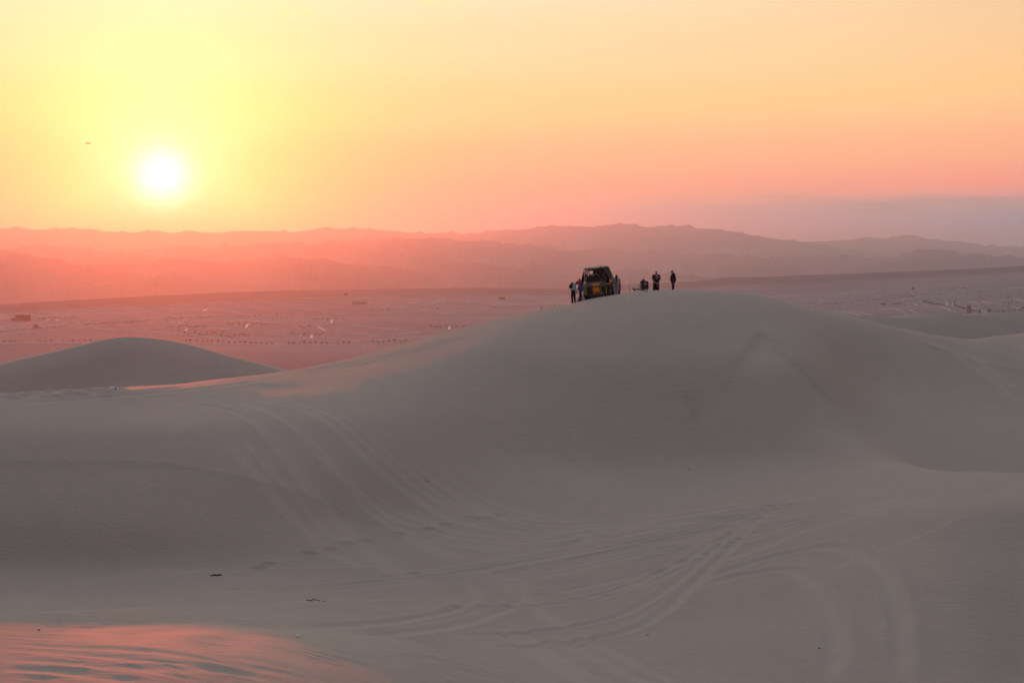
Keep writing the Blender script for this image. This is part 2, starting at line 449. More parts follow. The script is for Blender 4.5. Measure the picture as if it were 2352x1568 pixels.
def carve(pix, width=0.28, depth=0.05, berm=0.6, wob=0.22, soft=0.9, mark=1.0, seed=0):
    """press one rut along a run of picture points: a groove with a pushed-up lip on both sides"""
    if len(pix) < 3: return
    pts = [ground_at(*p) for p in pix]
    keep = [pts[0]]
    for p in pts[1:]:
        if (p - keep[-1]).length > 0.3: keep.append(p)
    if len(keep) < 3: return
    P, u = resample(keep, 0.12)
    reach = width * 3.2
    D = {}
    for (px, py), uu in zip(P, u):
        r = math.hypot(px, py); a = math.atan2(px, py)
        ia, ib = np.searchsorted(R, r - reach), np.searchsorted(R, r + reach)
        ja, jb = np.searchsorted(AZ, a - reach / r), np.searchsorted(AZ, a + reach / r)
        if ib <= ia or jb <= ja: continue
        sl = (slice(ia, ib), slice(ja, jb))
        d = np.hypot(X[sl] - px, Y[sl] - py)
        amp = (0.55 + wob * (float(vnoise(np.array([uu * 23 + seed * 7.7]), np.array([seed * 3.1]))[0]) - 0.2)) * min(1, uu * 9, (1 - uu) * 9)
        D.setdefault('l', []).append((sl, d, amp))
    dist = np.full(Z.shape, 9.0, dtype=np.float32); am = np.zeros(Z.shape, dtype=np.float32)
    for sl, d, amp in D.get('l', []):
        cur = dist[sl]; better = d < cur
        cur[better] = d[better]; am[sl][better] = amp
    m = dist < reach
    q = dist[m] / width
    prof = -np.exp(-(q * q) * 1.2) + berm * np.exp(-((q - 1.45) ** 2) * 2.2)
    Z[m] += depth * prof * am[m]
    TRACK[m] = np.maximum(TRACK[m], mark * np.exp(-(q * soft) ** 2) * np.clip(am[m] * 1.5, 0, 1))

def ruts(pix, n, spread, **kw):
    """several wheel marks side by side following one run; spread in picture pixels perpendicular"""
    P = np.array(pix, float); T = np.gradient(P, axis=0); N = np.stack([-T[:, 1], T[:, 0]], 1); N /= np.linalg.norm(N, axis=1)[:, None] + 1e-9
    for k in range(n):
        off = (k - (n - 1) / 2) * spread
        carve([tuple(p) for p in P + N * off], seed=k + len(pix) + int(P[0, 0]), **kw)

# --- wheel marks read off the photograph (picture points, 2352 wide)
TRACKS = [
    # long marks sweeping down the left face, four pairs
    ([(330, 915), (420, 924), (520, 940), (580, 962), (625, 1000), (668, 1055), (720, 1120), (780, 1195), (840, 1255), (920, 1310), (1010, 1350)], 0.42, 0.075),
    ([(360, 921), (470, 931), (560, 957), (605, 992), (650, 1050), (703, 1120), (760, 1195), (820, 1255), (895, 1312), (980, 1355)], 0.36, 0.06),
    ([(420, 912), (540, 921), (615, 940), (668, 968), (720, 1010), (780, 1075), (850, 1150), (920, 1210), (1000, 1255), (1090, 1290)], 0.42, 0.075),
    ([(450, 916), (560, 930), (635, 955), (690, 995), (745, 1055), (815, 1130), (890, 1200), (970, 1252), (1060, 1292)], 0.34, 0.06),
    ([(560, 916), (650, 928), (720, 950), (775, 985), (830, 1035), (895, 1095), (960, 1145), (1040, 1190), (1140, 1215), (1250, 1218)], 0.40, 0.07),
    ([(600, 913), (680, 925), (750, 948), (805, 985), (865, 1040), (935, 1100), (1010, 1150), (1100, 1185), (1200, 1200)], 0.3, 0.05),
    ([(520, 1000), (560, 1050), (610, 1110), (660, 1170), (710, 1220), (780, 1275), (850, 1310)], 0.55, 0.07),
    ([(545, 995), (590, 1040), (650, 1105), (705, 1170), (760, 1222), (830, 1270)], 0.35, 0.04),
    ([(905, 1040), (945, 1080), (1000, 1125), (1070, 1165), (1150, 1190), (1260, 1205), (1400, 1200)], 0.25, 0.04),
    ([(930, 1040), (985, 1090), (1050, 1135), (1130, 1172), (1240, 1195), (1380, 1192)], 0.22, 0.04),
    ([(780, 1110), (840, 1165), (910, 1210), (990, 1240), (1080, 1256), (1200, 1262), (1330, 1250)], 0.25, 0.045),
    ([(800, 1100), (870, 1162), (950, 1205), (1040, 1232), (1150, 1245), (1290, 1238), (1420, 1215)], 0.25, 0.045),
    # fan of marks running up to the right
    ([(700, 1340), (840, 1330), (980, 1315), (1120, 1296), (1280, 1268), (1430, 1240), (1560, 1215), (1690, 1185), (1790, 1160)], 0.26, 0.085),
    ([(830, 1338), (960, 1326), (1100, 1308), (1260, 1282), (1420, 1252), (1560, 1224), (1700, 1190)], 0.24, 0.07),
    ([(1060, 1330), (1190, 1306), (1330, 1280), (1470, 1250), (1600, 1222), (1720, 1196), (1850, 1165)], 0.22, 0.05),
    ([(1130, 1345), (1260, 1320), (1390, 1292), (1510, 1264), (1640, 1232), (1780, 1200), (1900, 1172)], 0.22, 0.05),
    ([(1180, 1358), (1300, 1336), (1420, 1308), (1540, 1278), (1660, 1246), (1800, 1210), (1960, 1172), (2060, 1150)], 0.22, 0.05),
    ([(1210, 1372), (1330, 1350), (1450, 1322), (1560, 1290), (1670, 1256)], 0.22, 0.045),
    ([(1240, 1388), (1350, 1372), (1460, 1338), (1550, 1300), (1630, 1262), (1710, 1215), (1800, 1160)], 0.28, 0.06),
    ([(1290, 1392), (1400, 1368), (1490, 1330), (1580, 1285), (1655, 1240), (1715, 1205)], 0.26, 0.05),
    ([(1180, 1222), (1320, 1216), (1480, 1200), (1620, 1180), (1760, 1158), (1900, 1135)], 0.22, 0.035),
    ([(1160, 1232), (1300, 1230), (1460, 1215), (1610, 1194), (1760, 1168), (1920, 1140)], 0.22, 0.035),
    ([(1240, 1246), (1400, 1236), (1560, 1212), (1700, 1182), (1850, 1150)], 0.22, 0.035),
    # the pair climbing from the bottom middle to the bend on the right
    ([(1050, 1460), (1180, 1455), (1310, 1440), (1400, 1420), (1480, 1385), (1550, 1340), (1610, 1290), (1670, 1235), (1712, 1195)], 0.34, 0.11),
    ([(1080, 1484), (1220, 1482), (1350, 1468), (1450, 1445), (1530, 1400), (1590, 1345), (1640, 1295), (1690, 1245), (1725, 1205), (1728, 1190)], 0.36, 0.11),
    # two wide bends on the right dune
    ([(1580, 1345), (1680, 1308), (1790, 1275), (1880, 1257), (1950, 1262), (2005, 1290), (2040, 1335), (2060, 1400), (2068, 1470), (2070, 1568)], 0.42, 0.13),
    ([(1600, 1350), (1700, 1322), (1800, 1308), (1850, 1325), (1890, 1370), (1915, 1425), (1918, 1490), (1905, 1568)], 0.45, 0.13),
    ([(1620, 1300), (1740, 1262), (1860, 1215), (1980, 1180), (2080, 1155), (2180, 1140)], 0.26, 0.025),
    ([(1600, 1285), (1720, 1240), (1850, 1200), (1980, 1165), (2110, 1138)], 0.26, 0.03),
    ([(2040, 1258), (2090, 1238), (2150, 1212), (2220, 1180)], 0.2, 0.012),
    ([(1900, 1310), (1990, 1280), (2060, 1250)], 0.2, 0.012),
    # flat floor, left
    ([(480, 1356), (620, 1352), (760, 1344), (880, 1332), (980, 1318), (1060, 1308)], 0.28, 0.09),
    ([(560, 1362), (700, 1356), (840, 1347), (960, 1334)], 0.24, 0.07),
    ([(300, 1310), (520, 1312), (700, 1302), (850, 1296), (960, 1290)], 0.22, 0.04),
    ([(60, 1435), (260, 1426), (480, 1416), (700, 1406), (900, 1400), (1100, 1392), (1250, 1388)], 0.22, 0.045),
    ([(0, 1412), (260, 1400), (520, 1390), (760, 1378), (980, 1366)], 0.30, 0.03),
    ([(850, 1398), (1000, 1392), (1150, 1392), (1290, 1386), (1400, 1372)], 0.3, 0.08),
    # small closed loops in the middle
    ([(720, 1440), (860, 1432), (960, 1418), (1040, 1400), (1085, 1378), (1095, 1352), (1070, 1335), (1030, 1330)], 0.40, 0.10),
    ([(760, 1462), (900, 1455), (1020, 1440), (1120, 1415), (1185, 1385), (1205, 1350), (1180, 1322), (1130, 1308)], 0.42, 0.10),
    ([(1100, 1300), (1150, 1330), (1210, 1375), (1270, 1420), (1310, 1450)], 0.4, 0.05),
    ([(1150, 1440), (1200, 1480), (1270, 1525), (1340, 1568)], 0.4, 0.11),
    ([(1190, 1440), (1250, 1490), (1330, 1535), (1400, 1568)], 0.35, 0.11),
    ([(1270, 1440), (1320, 1480), (1400, 1520), (1480, 1560), (1520, 1568)], 0.45, 0.11),
    ([(1330, 1450), (1400, 1490), (1480, 1530), (1560, 1566)], 0.35, 0.11),
    ([(0, 1478), (160, 1486), (330, 1497), (480, 1520), (640, 1545), (720, 1566)], 0.35, 0.14),
    ([(0, 1492), (160, 1500), (330, 1515), (480, 1535), (600, 1556)], 0.35, 0.13),
    ([(0, 1513), (140, 1520), (280, 1535), (420, 1552)], 0.4, 0.14),
    ([(0, 1535), (120, 1542), (240, 1556), (330, 1566)], 0.4, 0.14),
    ([(300, 1537), (420, 1535), (560, 1550), (640, 1566)], 0.4, 0.12),
    # along the left brow and the shoulder of the main dune
    ([(0, 930), (180, 918), (330, 905), (480, 890), (600, 874)], 0.35, 0.06),
    ([(20, 918), (160, 912), (300, 900), (420, 888)], 0.3, 0.07),
    ([(700, 852), (820, 830), (940, 802), (1050, 772)], 0.3, 0.05),
    ([(760, 848), (880, 824), (990, 796), (1090, 768)], 0.3, 0.05),
    # right flank
    ([(2080, 770), (2170, 800), (2250, 850), (2320, 905), (2352, 925)], 0.5, 0.07),
    ([(2110, 775), (2210, 808), (2290, 860), (2352, 900)], 0.5, 0.06),
    ([(2250, 790), (2300, 806), (2352, 822)], 0.4, 0.07),
]
for i, (pts, w, d) in enumerate(TRACKS):
    carve(pts, width=w * (0.62 if i < 8 else 0.75), depth=d * (0.3 if max(p[1] for p in pts) > 1490 and max(p[0] for p in pts) < 1000 else 0.6 if i < 8 else 0.9), seed=i)
CRESCENTS = [
    # sunlit crescents, bottom left
    ([(760, 1455), (640, 1455), (540, 1442), (420, 1440), (300, 1446), (225, 1452), (212, 1462), (240, 1480), (310, 1500), (400, 1515)], 0.6, 0.10),
    ([(700, 1462), (600, 1452), (480, 1454), (400, 1460), (355, 1470), (362, 1486), (420, 1505), (520, 1530), (600, 1548)], 0.75, 0.15),
    ([(560, 1462), (470, 1462), (420, 1468), (408, 1478), (440, 1495), (520, 1515)], 0.5, 0.10),
    ([(960, 1474), (820, 1466), (700, 1466), (615, 1474), (588, 1486), (610, 1508), (690, 1535), (780, 1562)], 0.8, 0.16),
]
for i, (pts, w, d) in enumerate(CRESCENTS):      # sand banked up smooth on the outside of each turn
    carve(pts, width=w * 1.0, depth=-d * 0.6, berm=0.1, seed=60 + i, wob=0.1, soft=0.6)
# finer lines between them
for i in range(60):
    base = TRACKS[random.choice([4, 5, 8, 9, 10, 11] + list(range(12, 23)) * 2 + [32, 34, 35, 36, 37, 38, 39])][0]
    dx, dy = random.uniform(-40, 40), random.uniform(-14, 14)
    k = random.randint(0, 2)
    carve([(x + dx, y + dy) for x, y in base[k:len(base) - random.randint(0, 2)]], width=random.uniform(0.12, 0.2), depth=random.uniform(0.015, 0.035), seed=100 + i, mark=0.7)

def region(poly, fn):
    """apply fn to vertices whose sight line falls within a polygon of picture points"""
    ps = [ground_at(*p) for p in poly]; px = np.array([p.x for p in ps]); py = np.array([p.y for p in ps])
    pa, pr = np.arctan2(px, py), np.hypot(px, py)
    ia, ib = max(np.searchsorted(R, pr.min()) - 10, 0), np.searchsorted(R, pr.max()) + 10
    ja, jb = max(np.searchsorted(AZ, pa.min()) - 20, 0), np.searchsorted(AZ, pa.max()) + 20
    xs, ys = X[ia:ib, ja:jb], Y[ia:ib, ja:jb]
    inside = np.zeros(xs.shape, bool); dmin = np.full(xs.shape, 99.0); m = len(px)
    for k in range(m):
        x0, y0, x1, y1 = px[k], py[k], px[(k + 1) % m], py[(k + 1) % m]
        c = ((y0 > ys) != (y1 > ys)) & (xs < (x1 - x0) * (ys - y0) / (y1 - y0 + 1e-12) + x0)
        inside ^= c
        t = np.clip(((xs - x0) * (x1 - x0) + (ys - y0) * (y1 - y0)) / ((x1 - x0) ** 2 + (y1 - y0) ** 2 + 1e-12), 0, 1)
        dmin = np.minimum(dmin, np.hypot(xs - x0 - t * (x1 - x0), ys - y0 - t * (y1 - y0)))
    sd = np.where(inside, dmin, -dmin)
    fn((slice(ia, ib), slice(ja, jb)), sd, xs, ys)

# the avalanche chute on the main face: a shallow scar with a crumbled right edge
def scar(sl, sd, xs, ys):
    n = (fbm(xs * 0.8, ys * 0.8, 3, 9) - 0.45) * 0.5
    s = np.clip((sd + n) / 0.8, 0, 1); s = s * s * (3 - 2 * s)
    s = s * np.clip((np.hypot(xs, ys) - 79.5) / 6.0, 0, 1)
    Z[sl] -= 0.26 * s
    Z[sl] += 0.05 * s * (fbm(xs * 2.2, ys * 0.25, 3, 21) - 0.45)
    TRACK[sl] = np.maximum(TRACK[sl], 0.45 * s); RIPPLE[sl] *= (1 - 0.85 * s)
region([(1735, 758), (1752, 757), (1790, 785), (1830, 830), (1880, 880), (1930, 930), (1900, 955), (1780, 968), (1660, 975), (1590, 965), (1625, 910), (1660, 860), (1700, 805)], scar)
# dark mineral sand
def stain(amount):
    def fn(sl, sd, xs, ys):
        n = (fbm(xs * 0.7, ys * 0.5, 4, 14) - 0.45) * 5.0
        s = np.clip((sd + n) / 2.4, 0, 1)
        MINERAL[sl] = np.maximum(MINERAL[sl], amount * s * s * (3 - 2 * s))
    return fn
region([(1640, 850), (1655, 860), (1620, 930), (1600, 990), (1570, 985), (1570, 930), (1560, 905), (1600, 890)], stain(0.55))
region([(1345, 975), (1375, 980), (1420, 1045), (1385, 1060), (1330, 1050), (1310, 1010)], stain(0.55))
region([(1400, 1020), (1470, 1040), (1400, 1050)], stain(0.35))
# footprints up the left face and on the flat
def footprints(pix, size, deep, jitter=0.1):
    for k, p in enumerate(pix):
        g = ground_at(*p); r = math.hypot(g.x, g.y); a = math.atan2(g.x, g.y)
        ia, ib = np.searchsorted(R, r - 1.2), np.searchsorted(R, r + 1.2); ja, jb = np.searchsorted(AZ, a - 1.2 / r), np.searchsorted(AZ, a + 1.2 / r)
        sl = (slice(ia, ib), slice(ja, jb)); d = np.hypot((X[sl] - g.x) / (size * 1.7), (Y[sl] - g.y) / size)
        Z[sl] += deep * (-np.exp(-d * d) + 0.5 * np.exp(-((d - 1.5) ** 2) * 2.5)); TRACK[sl] = np.maximum(TRACK[sl], 0.5 * np.exp(-d * d))
footprints([(618, 1296), (590, 1305), (712, 1272), (755, 1262), (798, 1249), (840, 1243), (920, 1226), (985, 1216), (1025, 1204), (1095, 1190), (1120, 1189), (1150, 1182)], 0.2, 0.10)
footprints([(1640 + 11 * k + random.uniform(-3, 3), 1215 - 4.1 * k + random.uniform(-3, 3)) for k in range(16)], 0.14, 0.02)
footprints([(480 + 22 * k + random.uniform(-4, 4), 1357 - 1.9 * k + random.uniform(-2, 2)) for k in range(24)], 0.15, 0.03)
footprints([(1780, 1160), (1770, 1163), (1793, 1156), (1700, 1192), (1690, 1195)], 0.25, 0.05)
footprints([(30 + 9 * k + random.uniform(-5, 5), 908 - 0.6 * k + random.uniform(-2, 3)) for k in range(26)], 0.3, 0.10)
# ripples with some size on the dune flanks, real relief near the camera
def ripples(sl, sd, xs, ys):
    s = np.clip(sd / 1.5, 0, 1)
    ph = (xs * 0.25 + ys * 0.97) * 2 * math.pi / 0.42 + 5.0 * fbm(xs * 0.25, ys * 0.25, 3, 31)
    Z[sl] += 0.016 * s * np.sin(ph) * (1 - np.clip(TRACK[sl], 0, 1))
region([(1365, 1455), (1420, 1470), (1530, 1520), (1620, 1568), (1500, 1568), (1430, 1510), (1350, 1460)], ripples)
def ripples2(sl, sd, xs, ys):
    s = np.clip(sd / 2.5, 0, 1)
    ph = (xs * 0.93 + ys * 0.38) * 2 * math.pi / 0.55 + 6.0 * fbm(xs * 0.2, ys * 0.2, 3, 33)
    Z[sl] += 0.012 * s * np.sin(ph) * (1 - np.clip(TRACK[sl] * 2, 0, 1))
region([(360, 1060), (620, 1040), (690, 1130), (640, 1200), (500, 1230), (340, 1180)], ripples2)
def ripples3(sl, sd, xs, ys):
    s = np.clip(sd / 2.0, 0, 1)
    n = fbm(xs * 0.25, ys * 1.3, 4, 41) - 0.45
    k = fbm(xs * 1.1 + 0.3 * ys, ys * 3.6, 3, 44) - 0.45
    Z[sl] += s * (0.06 * n + 0.105 * k) * (1 - 0.92 * np.clip(TRACK[sl], 0, 1))
region([(-60, 1400), (400, 1410), (760, 1420), (1050, 1460), (1250, 1568), (500, 1600), (-60, 1600)], ripples3)

verts = np.stack([X, Y, Z], -1)
# the sheet is cut in the troughs: near dune, the dune beyond on the left and the one on the right
trough = cr + blend([(0, 28), (1200, 28), (1900, 18), (2352, 13)])
rc = 0.5 * (R[1:] + R[:-1])[:, None]; tc_ = 0.5 * (trough[1:] + trough[:-1])[None, :]; ac = 0.5 * (AZ[1:] + AZ[:-1])[None, :]
near = rc < tc_
def sheet(name, keep, label):
    q = grid_quads(len(R), len(AZ), keep)
    used = np.unique(q); mp_ = np.full(len(R) * len(AZ), -1); mp_[used] = np.arange(len(used))
    me = mesh_from_np(name, verts.reshape(-1, 3)[used], mp_[q][:, ::-1], {'track': TRACK.reshape(-1)[used], 'mineral': MINERAL.reshape(-1)[used], 'ripple': RIPPLE.reshape(-1)[used]})
    return link(name, me, M_SAND, kind='structure', label=label)
sheet('sand_dune', near, 'large grey sand dune in shade with wheel tracks across its hollow')
sheet('sand_dune', (~near) & (ac < -0.01), 'smaller shaded sand dune rising behind the near one at the left')
sheet('sand_dune', (~near) & (ac >= -0.01), 'dark sand dune behind the right shoulder of the near dune')
# ------------------------------------------------------------------ the desert plain, its far edge and the valley floor
EDGE = [(-200, 709), (0, 700), (120, 692), (250, 686), (400, 678), (550, 671), (700, 666.5), (850, 665), (1000, 662.5), (1100, 661.5), (1200, 662), (1300, 662.5), (1345, 660), (1430, 653), (1500, 650), (1580, 647),
        (1650, 640), (1690, 636), (1730, 636.5), (1850, 632), (2000, 626), (2150, 621), (2300, 613), (2352, 610), (2550, 600)]
EDGE_R = [(-200, 2750), (0, 2800), (700, 3500), (1200, 3900), (1600, 4100), (2000, 4300), (2352, 4500), (2550, 4600)]
pa_deg = np.concatenate([np.linspace(-180, -32, 12)[:-1], np.linspace(-32, -21, 12)[:-1], np.linspace(-21, 21, 420), np.linspace(21, 32, 12)[1:], np.linspace(32, 180, 12)[1:]])
PA = np.radians(pa_deg); PX = col_px(PA)
te_e, _ = te_of(np.clip(PX, -200, 2550), interp_px(EDGE, PX))
er = interp_px(EDGE_R, PX); ez = er * te_e
PR = np.concatenate([[30.0], np.linspace(500, 5200, 250), np.geomspace(5300, 42000, 40)])
near_z = np.interp(PX, [0, 700, 1200, 2000, 2352], [-107, -106, -103, -88, -80])
rr = PR[:, None]
u = np.clip((rr - 1250) / (er[None] - 1250), 0, None)
uu = np.clip(u, 0, 1)
PZ = near_z[None] * (1 - uu) + ez[None] * uu
# swell: the strip before the edge lifts a little, then the ground falls away beyond it
over = np.clip(rr - er[None], 0, None)
PZ = PZ - np.minimum(over * 0.09, 1e9) * np.clip(over / 300, 0, 1)
PZ = np.maximum(PZ, -340.0)
Xp = rr * np.sin(PA)[None]; Yp = rr * np.cos(PA)[None]
inner = np.clip((rr - 300) / 600, 0, 1)
PZ += (fbm(Xp * 0.004, Yp * 0.004, 3, 61) - 0.45) * 3.0 * inner * np.clip(1.6 - u, 0.2, 1)
PZ += (fbm(Xp * 0.03, Yp * 0.02, 3, 63) - 0.45) * 0.35
PZ[0] = -135; PZ[1] = np.minimum(PZ[1], -112)
def HP(x, y):
    r = math.hypot(x, y); a = math.atan2(x, y)
    i = int(np.clip(np.searchsorted(PR, r) - 1, 0, len(PR) - 2)); j = int(np.clip(np.searchsorted(PA, a) - 1, 0, len(PA) - 2))
    t = np.clip((r - PR[i]) / (PR[i + 1] - PR[i]), 0, 1); s = np.clip((a - PA[j]) / (PA[j + 1] - PA[j]), 0, 1)
    return float((PZ[i, j] * (1 - s) + PZ[i, j + 1] * s) * (1 - t) + (PZ[i + 1, j] * (1 - s) + PZ[i + 1, j + 1] * s) * t)
def plain_at(x, y, rmin=700.0):
    """where the sight line through a picture point (2352 wide) meets the plain"""
    a, te = pix_dir(x, y)
    j = int(np.clip(np.searchsorted(PA, a) - 1, 0, len(PA) - 2)); s = (a - PA[j]) / (PA[j + 1] - PA[j])
    zc = PZ[:, j] * (1 - s) + PZ[:, j + 1] * s
    f = zc - te * PR
    idx = np.nonzero((PR > rmin) & (f >= 0))[0]
    if len(idx) == 0: r = float(np.interp(a, PA, er)) * 0.995
    else:
        k = idx[0]; r = PR[k - 1] + (PR[k] - PR[k - 1]) * (-f[k - 1]) / (f[k] - f[k - 1])
    x_, y_ = r * math.sin(a), r * math.cos(a)
    return Vector((x_, y_, HP(x_, y_)))

def plain_material():
    m = Mat('desert_ground', 0.9, 0.04)
    a = m.noise(0.002, 5, 0.6, mscale=(1, 2.2, 1)); b = m.noise(0.02, 4, 0.6, mscale=(0.5, 2, 1))
    c = m.mix(m.remap(a, 0.35, 0.65), (0.20, 0.175, 0.175), (0.28, 0.25, 0.245))
    c = m.mix(m.math('MULTIPLY', m.remap(b, 0.4, 0.7), 0.4), c, (0.235, 0.205, 0.20))
    c = m.mix(m.math('MULTIPLY', m.attr('scrub'), 0.75), c, (0.10, 0.082, 0.08))      # darker gravel on the rise before the edge
    m.color(c); m.bump(b, 0.4, 1.5)
    return m.m
M_PLAIN = plain_material()
me = mesh_from_np('desert_plain', np.stack([Xp, Yp, PZ], -1).reshape(-1, 3), grid_quads(len(PR), len(PA))[:, ::-1], {'scrub': np.clip((u + 0.15 * (fbm(Xp * 0.002, Yp * 0.004, 3, 71) - 0.45) - 0.66) / 0.16, 0, 1) * np.clip((1.35 - u) / 0.2, 0, 1)})
PLAIN = link('desert_plain', me, M_PLAIN, kind='structure', label='flat brown desert plain laid out with kerbs and rows of small trees')

# ------------------------------------------------------------------ mountains
def rock_material():
    m = Mat('mountain_rock', 0.95, 0.1)
    a = m.noise(0.0012, 6, 0.65, mscale=(1, 1, 2.5)); b = m.noise(0.006, 5, 0.6)
    c = m.mix(m.remap(a, 0.35, 0.65), (0.11, 0.085, 0.08), (0.26, 0.20, 0.18))
    c = m.mix(m.math('MULTIPLY', m.remap(b, 0.45, 0.7), 0.5), c, (0.28, 0.22, 0.19))
    m.color(c); m.bump(b, 0.6, 20.0)
    return m.m
M_ROCK = rock_material()
def mountain(tab, r0, depth_front, jag, seed, label, base=-360.0, ncol=1300, gully=1.0):
    xs = np.array([t[0] for t in tab], float)
    t_, a_ = te_of(xs, np.array([t[1] for t in tab], float))
    A = np.linspace(a_[0], a_[-1], ncol)
    te = pchip_eval1(a_, t_, A)
    s = np.concatenate([np.linspace(-1, 0, 27), np.linspace(0, 1, 6)[1:]])
    jit = (fbm(A * r0 / 900, A * 0 + seed, 4, seed) - 0.47)
    rcrest = r0 * (1 + 0.05 * jit)
    zs_ = te * rcrest; jg = jag * 2.2 * (fbm(A * r0 / 420, A * 0 + 3.3, 6, seed + 5, True) - 0.58) + jag * 2.4 * (fbm(A * r0 / 170, A * 0 + 7.7, 4, seed + 15, True) - 0.58)
    zt = zs_ + jg
    rr = np.where(s[:, None] < 0, rcrest[None] + s[:, None] * depth_front, rcrest[None] + s[:, None] * depth_front * 0.6)
    t = 1 - np.abs(s)[:, None]
    prof = t ** 1.35
    Xm, Ym = rr * np.sin(A)[None], rr * np.cos(A)[None]
    ero = fbm(Xm / 620 + seed, Ym / 620, 6, seed + 9, True) - 0.55
    hgt = (zs_[None] - base)
    Zm = base + hgt * prof + jg[None] * t ** 6 + gully * ero * np.clip(hgt, 0, 400) * 1.0 * np.clip(4 * t * (1 - t), 0, 1)
    # never rise above the skyline of the crest as seen from the lookout
    Zm = np.minimum(Zm, rr * (zt / rcrest)[None] - (1 - t) * 6)
    me = mesh_from_np('mountain_range', np.stack([Xm, Ym, Zm], -1).reshape(-1, 3), grid_quads(len(s), ncol)[:, ::-1])
    return link('mountain_range', me, M_ROCK, kind='structure', label=label)
mountain([(-500, 540), (-100, 533), (400, 540), (1200, 548), (1600, 545), (1760, 549), (1860, 557), (1920, 554.5), (1990, 547), (2040, 545), (2082, 542), (2130, 550), (2180, 556), (2260, 564), (2352, 568), (2500, 570), (2900, 566)],
         18000, 3000, 26, 101, 'pale far mountain range at the right end of the skyline')
mountain([(-500, 528), (-200, 520), (0, 524), (100, 525), (190, 527.5), (250, 530.5), (320, 531), (480, 532), (600, 532), (700, 530), (790, 526.5), (860, 530), (940, 534), (1020, 534.5), (1100, 532), (1180, 529), (1230, 525), (1280, 520.5),
          (1320, 518.5), (1360, 520), (1400, 517), (1437, 513.5), (1470, 517), (1500, 520.5), (1570, 519.5), (1610, 528), (1660, 532.5), (1720, 540), (1780, 550), (1830, 558), (1900, 568), (1980, 580), (2060, 590), (2200, 605), (2400, 625), (2700, 640)],
         14500, 2800, 24, 111, 'long mountain range forming the skyline below the sun')
mountain([(-400, 590), (0, 565), (300, 575), (600, 563), (760, 557), (860, 553), (960, 549.5), (1040, 553), (1120, 562), (1240, 566), (1330, 575), (1450, 572), (1560, 585), (1700, 592), (1850, 586), (1980, 590), (2100, 580), (2250, 590), (2400, 600), (2800, 620)],
         9800, 2200, 26, 121, 'middle mountain ridge half lost in the haze')
mountain([(-400, 590), (-150, 572), (0, 578), (60, 582), (130, 599), (200, 611), (260, 611), (310, 603), (370, 596), (430, 591.5), (480, 599), (540, 606), (600, 602), (650, 592), (690, 590), (730, 590), (770, 601), (830, 614), (890, 621), (960, 628),
          (1020, 618), (1090, 610), (1150, 612), (1230, 622), (1300, 628), (1400, 622), (1520, 630), (1700, 640), (2000, 650)],
         6800, 1500, 16, 131, 'nearer red mountain spurs low on the left')
mountain([(-300, 700), (60, 702), (140, 697), (170, 692), (185, 696), (205, 690), (240, 684), (265, 686), (300, 680), (330, 684), (380, 688), (430, 690), (520, 700), (800, 720)], 5400, 500, 8, 141, 'small brown hills behind the edge of the plain at the left', base=-380, ncol=400)

# ------------------------------------------------------------------ haze: one closed box round everything
HAZE_DENSITY = 1 / 10500
bm = bmesh.new(); bmesh.ops.create_cube(bm, size=1.0)
for v in bm.verts: v.co = Vector((v.co.x * 60000, v.co.y * 60000 + 0, 345 if v.co.z > 0 else -420))
me = bpy.data.meshes.new('haze'); bm.to_mesh(me); bm.free()
hm = bpy.data.materials.new('haze_air'); hm.use_nodes = True
hn = hm.node_tree.nodes; hn.clear()
pv = hn.new('ShaderNodeVolumePrincipled'); pv.inputs['Color'].default_value = (0.60, 0.80, 1.0, 1)
pv.inputs['Density'].default_value = HAZE_DENSITY; pv.inputs['Anisotropy'].default_value = 0.80
ho = hn.new('ShaderNodeOutputMaterial'); hm.node_tree.links.new(pv.outputs[0], ho.inputs['Volume'])
link('haze', me, hm, kind='stuff', label='dusty evening haze hanging over the whole desert')
# ------------------------------------------------------------------ things on the plain
def MB(): return bmesh.new()
def add_box(bm, c, s, rot=None, taper=1.0):
    """box centred at c with full size s; taper scales the top"""
    vs = []
    for dx, dy, dz in ((-1, -1, -1), (1, -1, -1), (1, 1, -1), (-1, 1, -1), (-1, -1, 1), (1, -1, 1), (1, 1, 1), (-1, 1, 1)):
        k = taper if dz > 0 else 1.0
        v = Vector((dx * s[0] / 2 * k, dy * s[1] / 2 * k, dz * s[2] / 2))
        if rot is not None: v = rot @ v
        vs.append(bm.verts.new(v + Vector(c)))
    for f in ((3, 2, 1, 0), (4, 5, 6, 7), (0, 1, 5, 4), (1, 2, 6, 5), (2, 3, 7, 6), (3, 0, 4, 7)):
        bm.faces.new([vs[i] for i in f])
def add_tube(bm, pts, rad, seg=8, cap=True):
    pts = [Vector(p) for p in pts]; rads = rad if isinstance(rad, (list, tuple)) else [rad] * len(pts)
    rings = []
    for i, p in enumerate(pts):
        t = (pts[min(i + 1, len(pts) - 1)] - pts[max(i - 1, 0)]).normalized()
        a = t.cross(Vector((0, 0, 1)))
        if a.length < 0.05: a = t.cross(Vector((0, 1, 0)))
        a.normalize(); b = t.cross(a)
        rings.append([bm.verts.new(p + (a * math.cos(2 * math.pi * k / seg) + b * math.sin(2 * math.pi * k / seg)) * rads[i]) for k in range(seg)])
    for r0, r1 in zip(rings, rings[1:]):
        for k in range(seg): bm.faces.new((r0[k], r0[(k + 1) % seg], r1[(k + 1) % seg], r1[k]))
    if cap:
        bm.faces.new(list(reversed(rings[0]))); bm.faces.new(rings[-1])
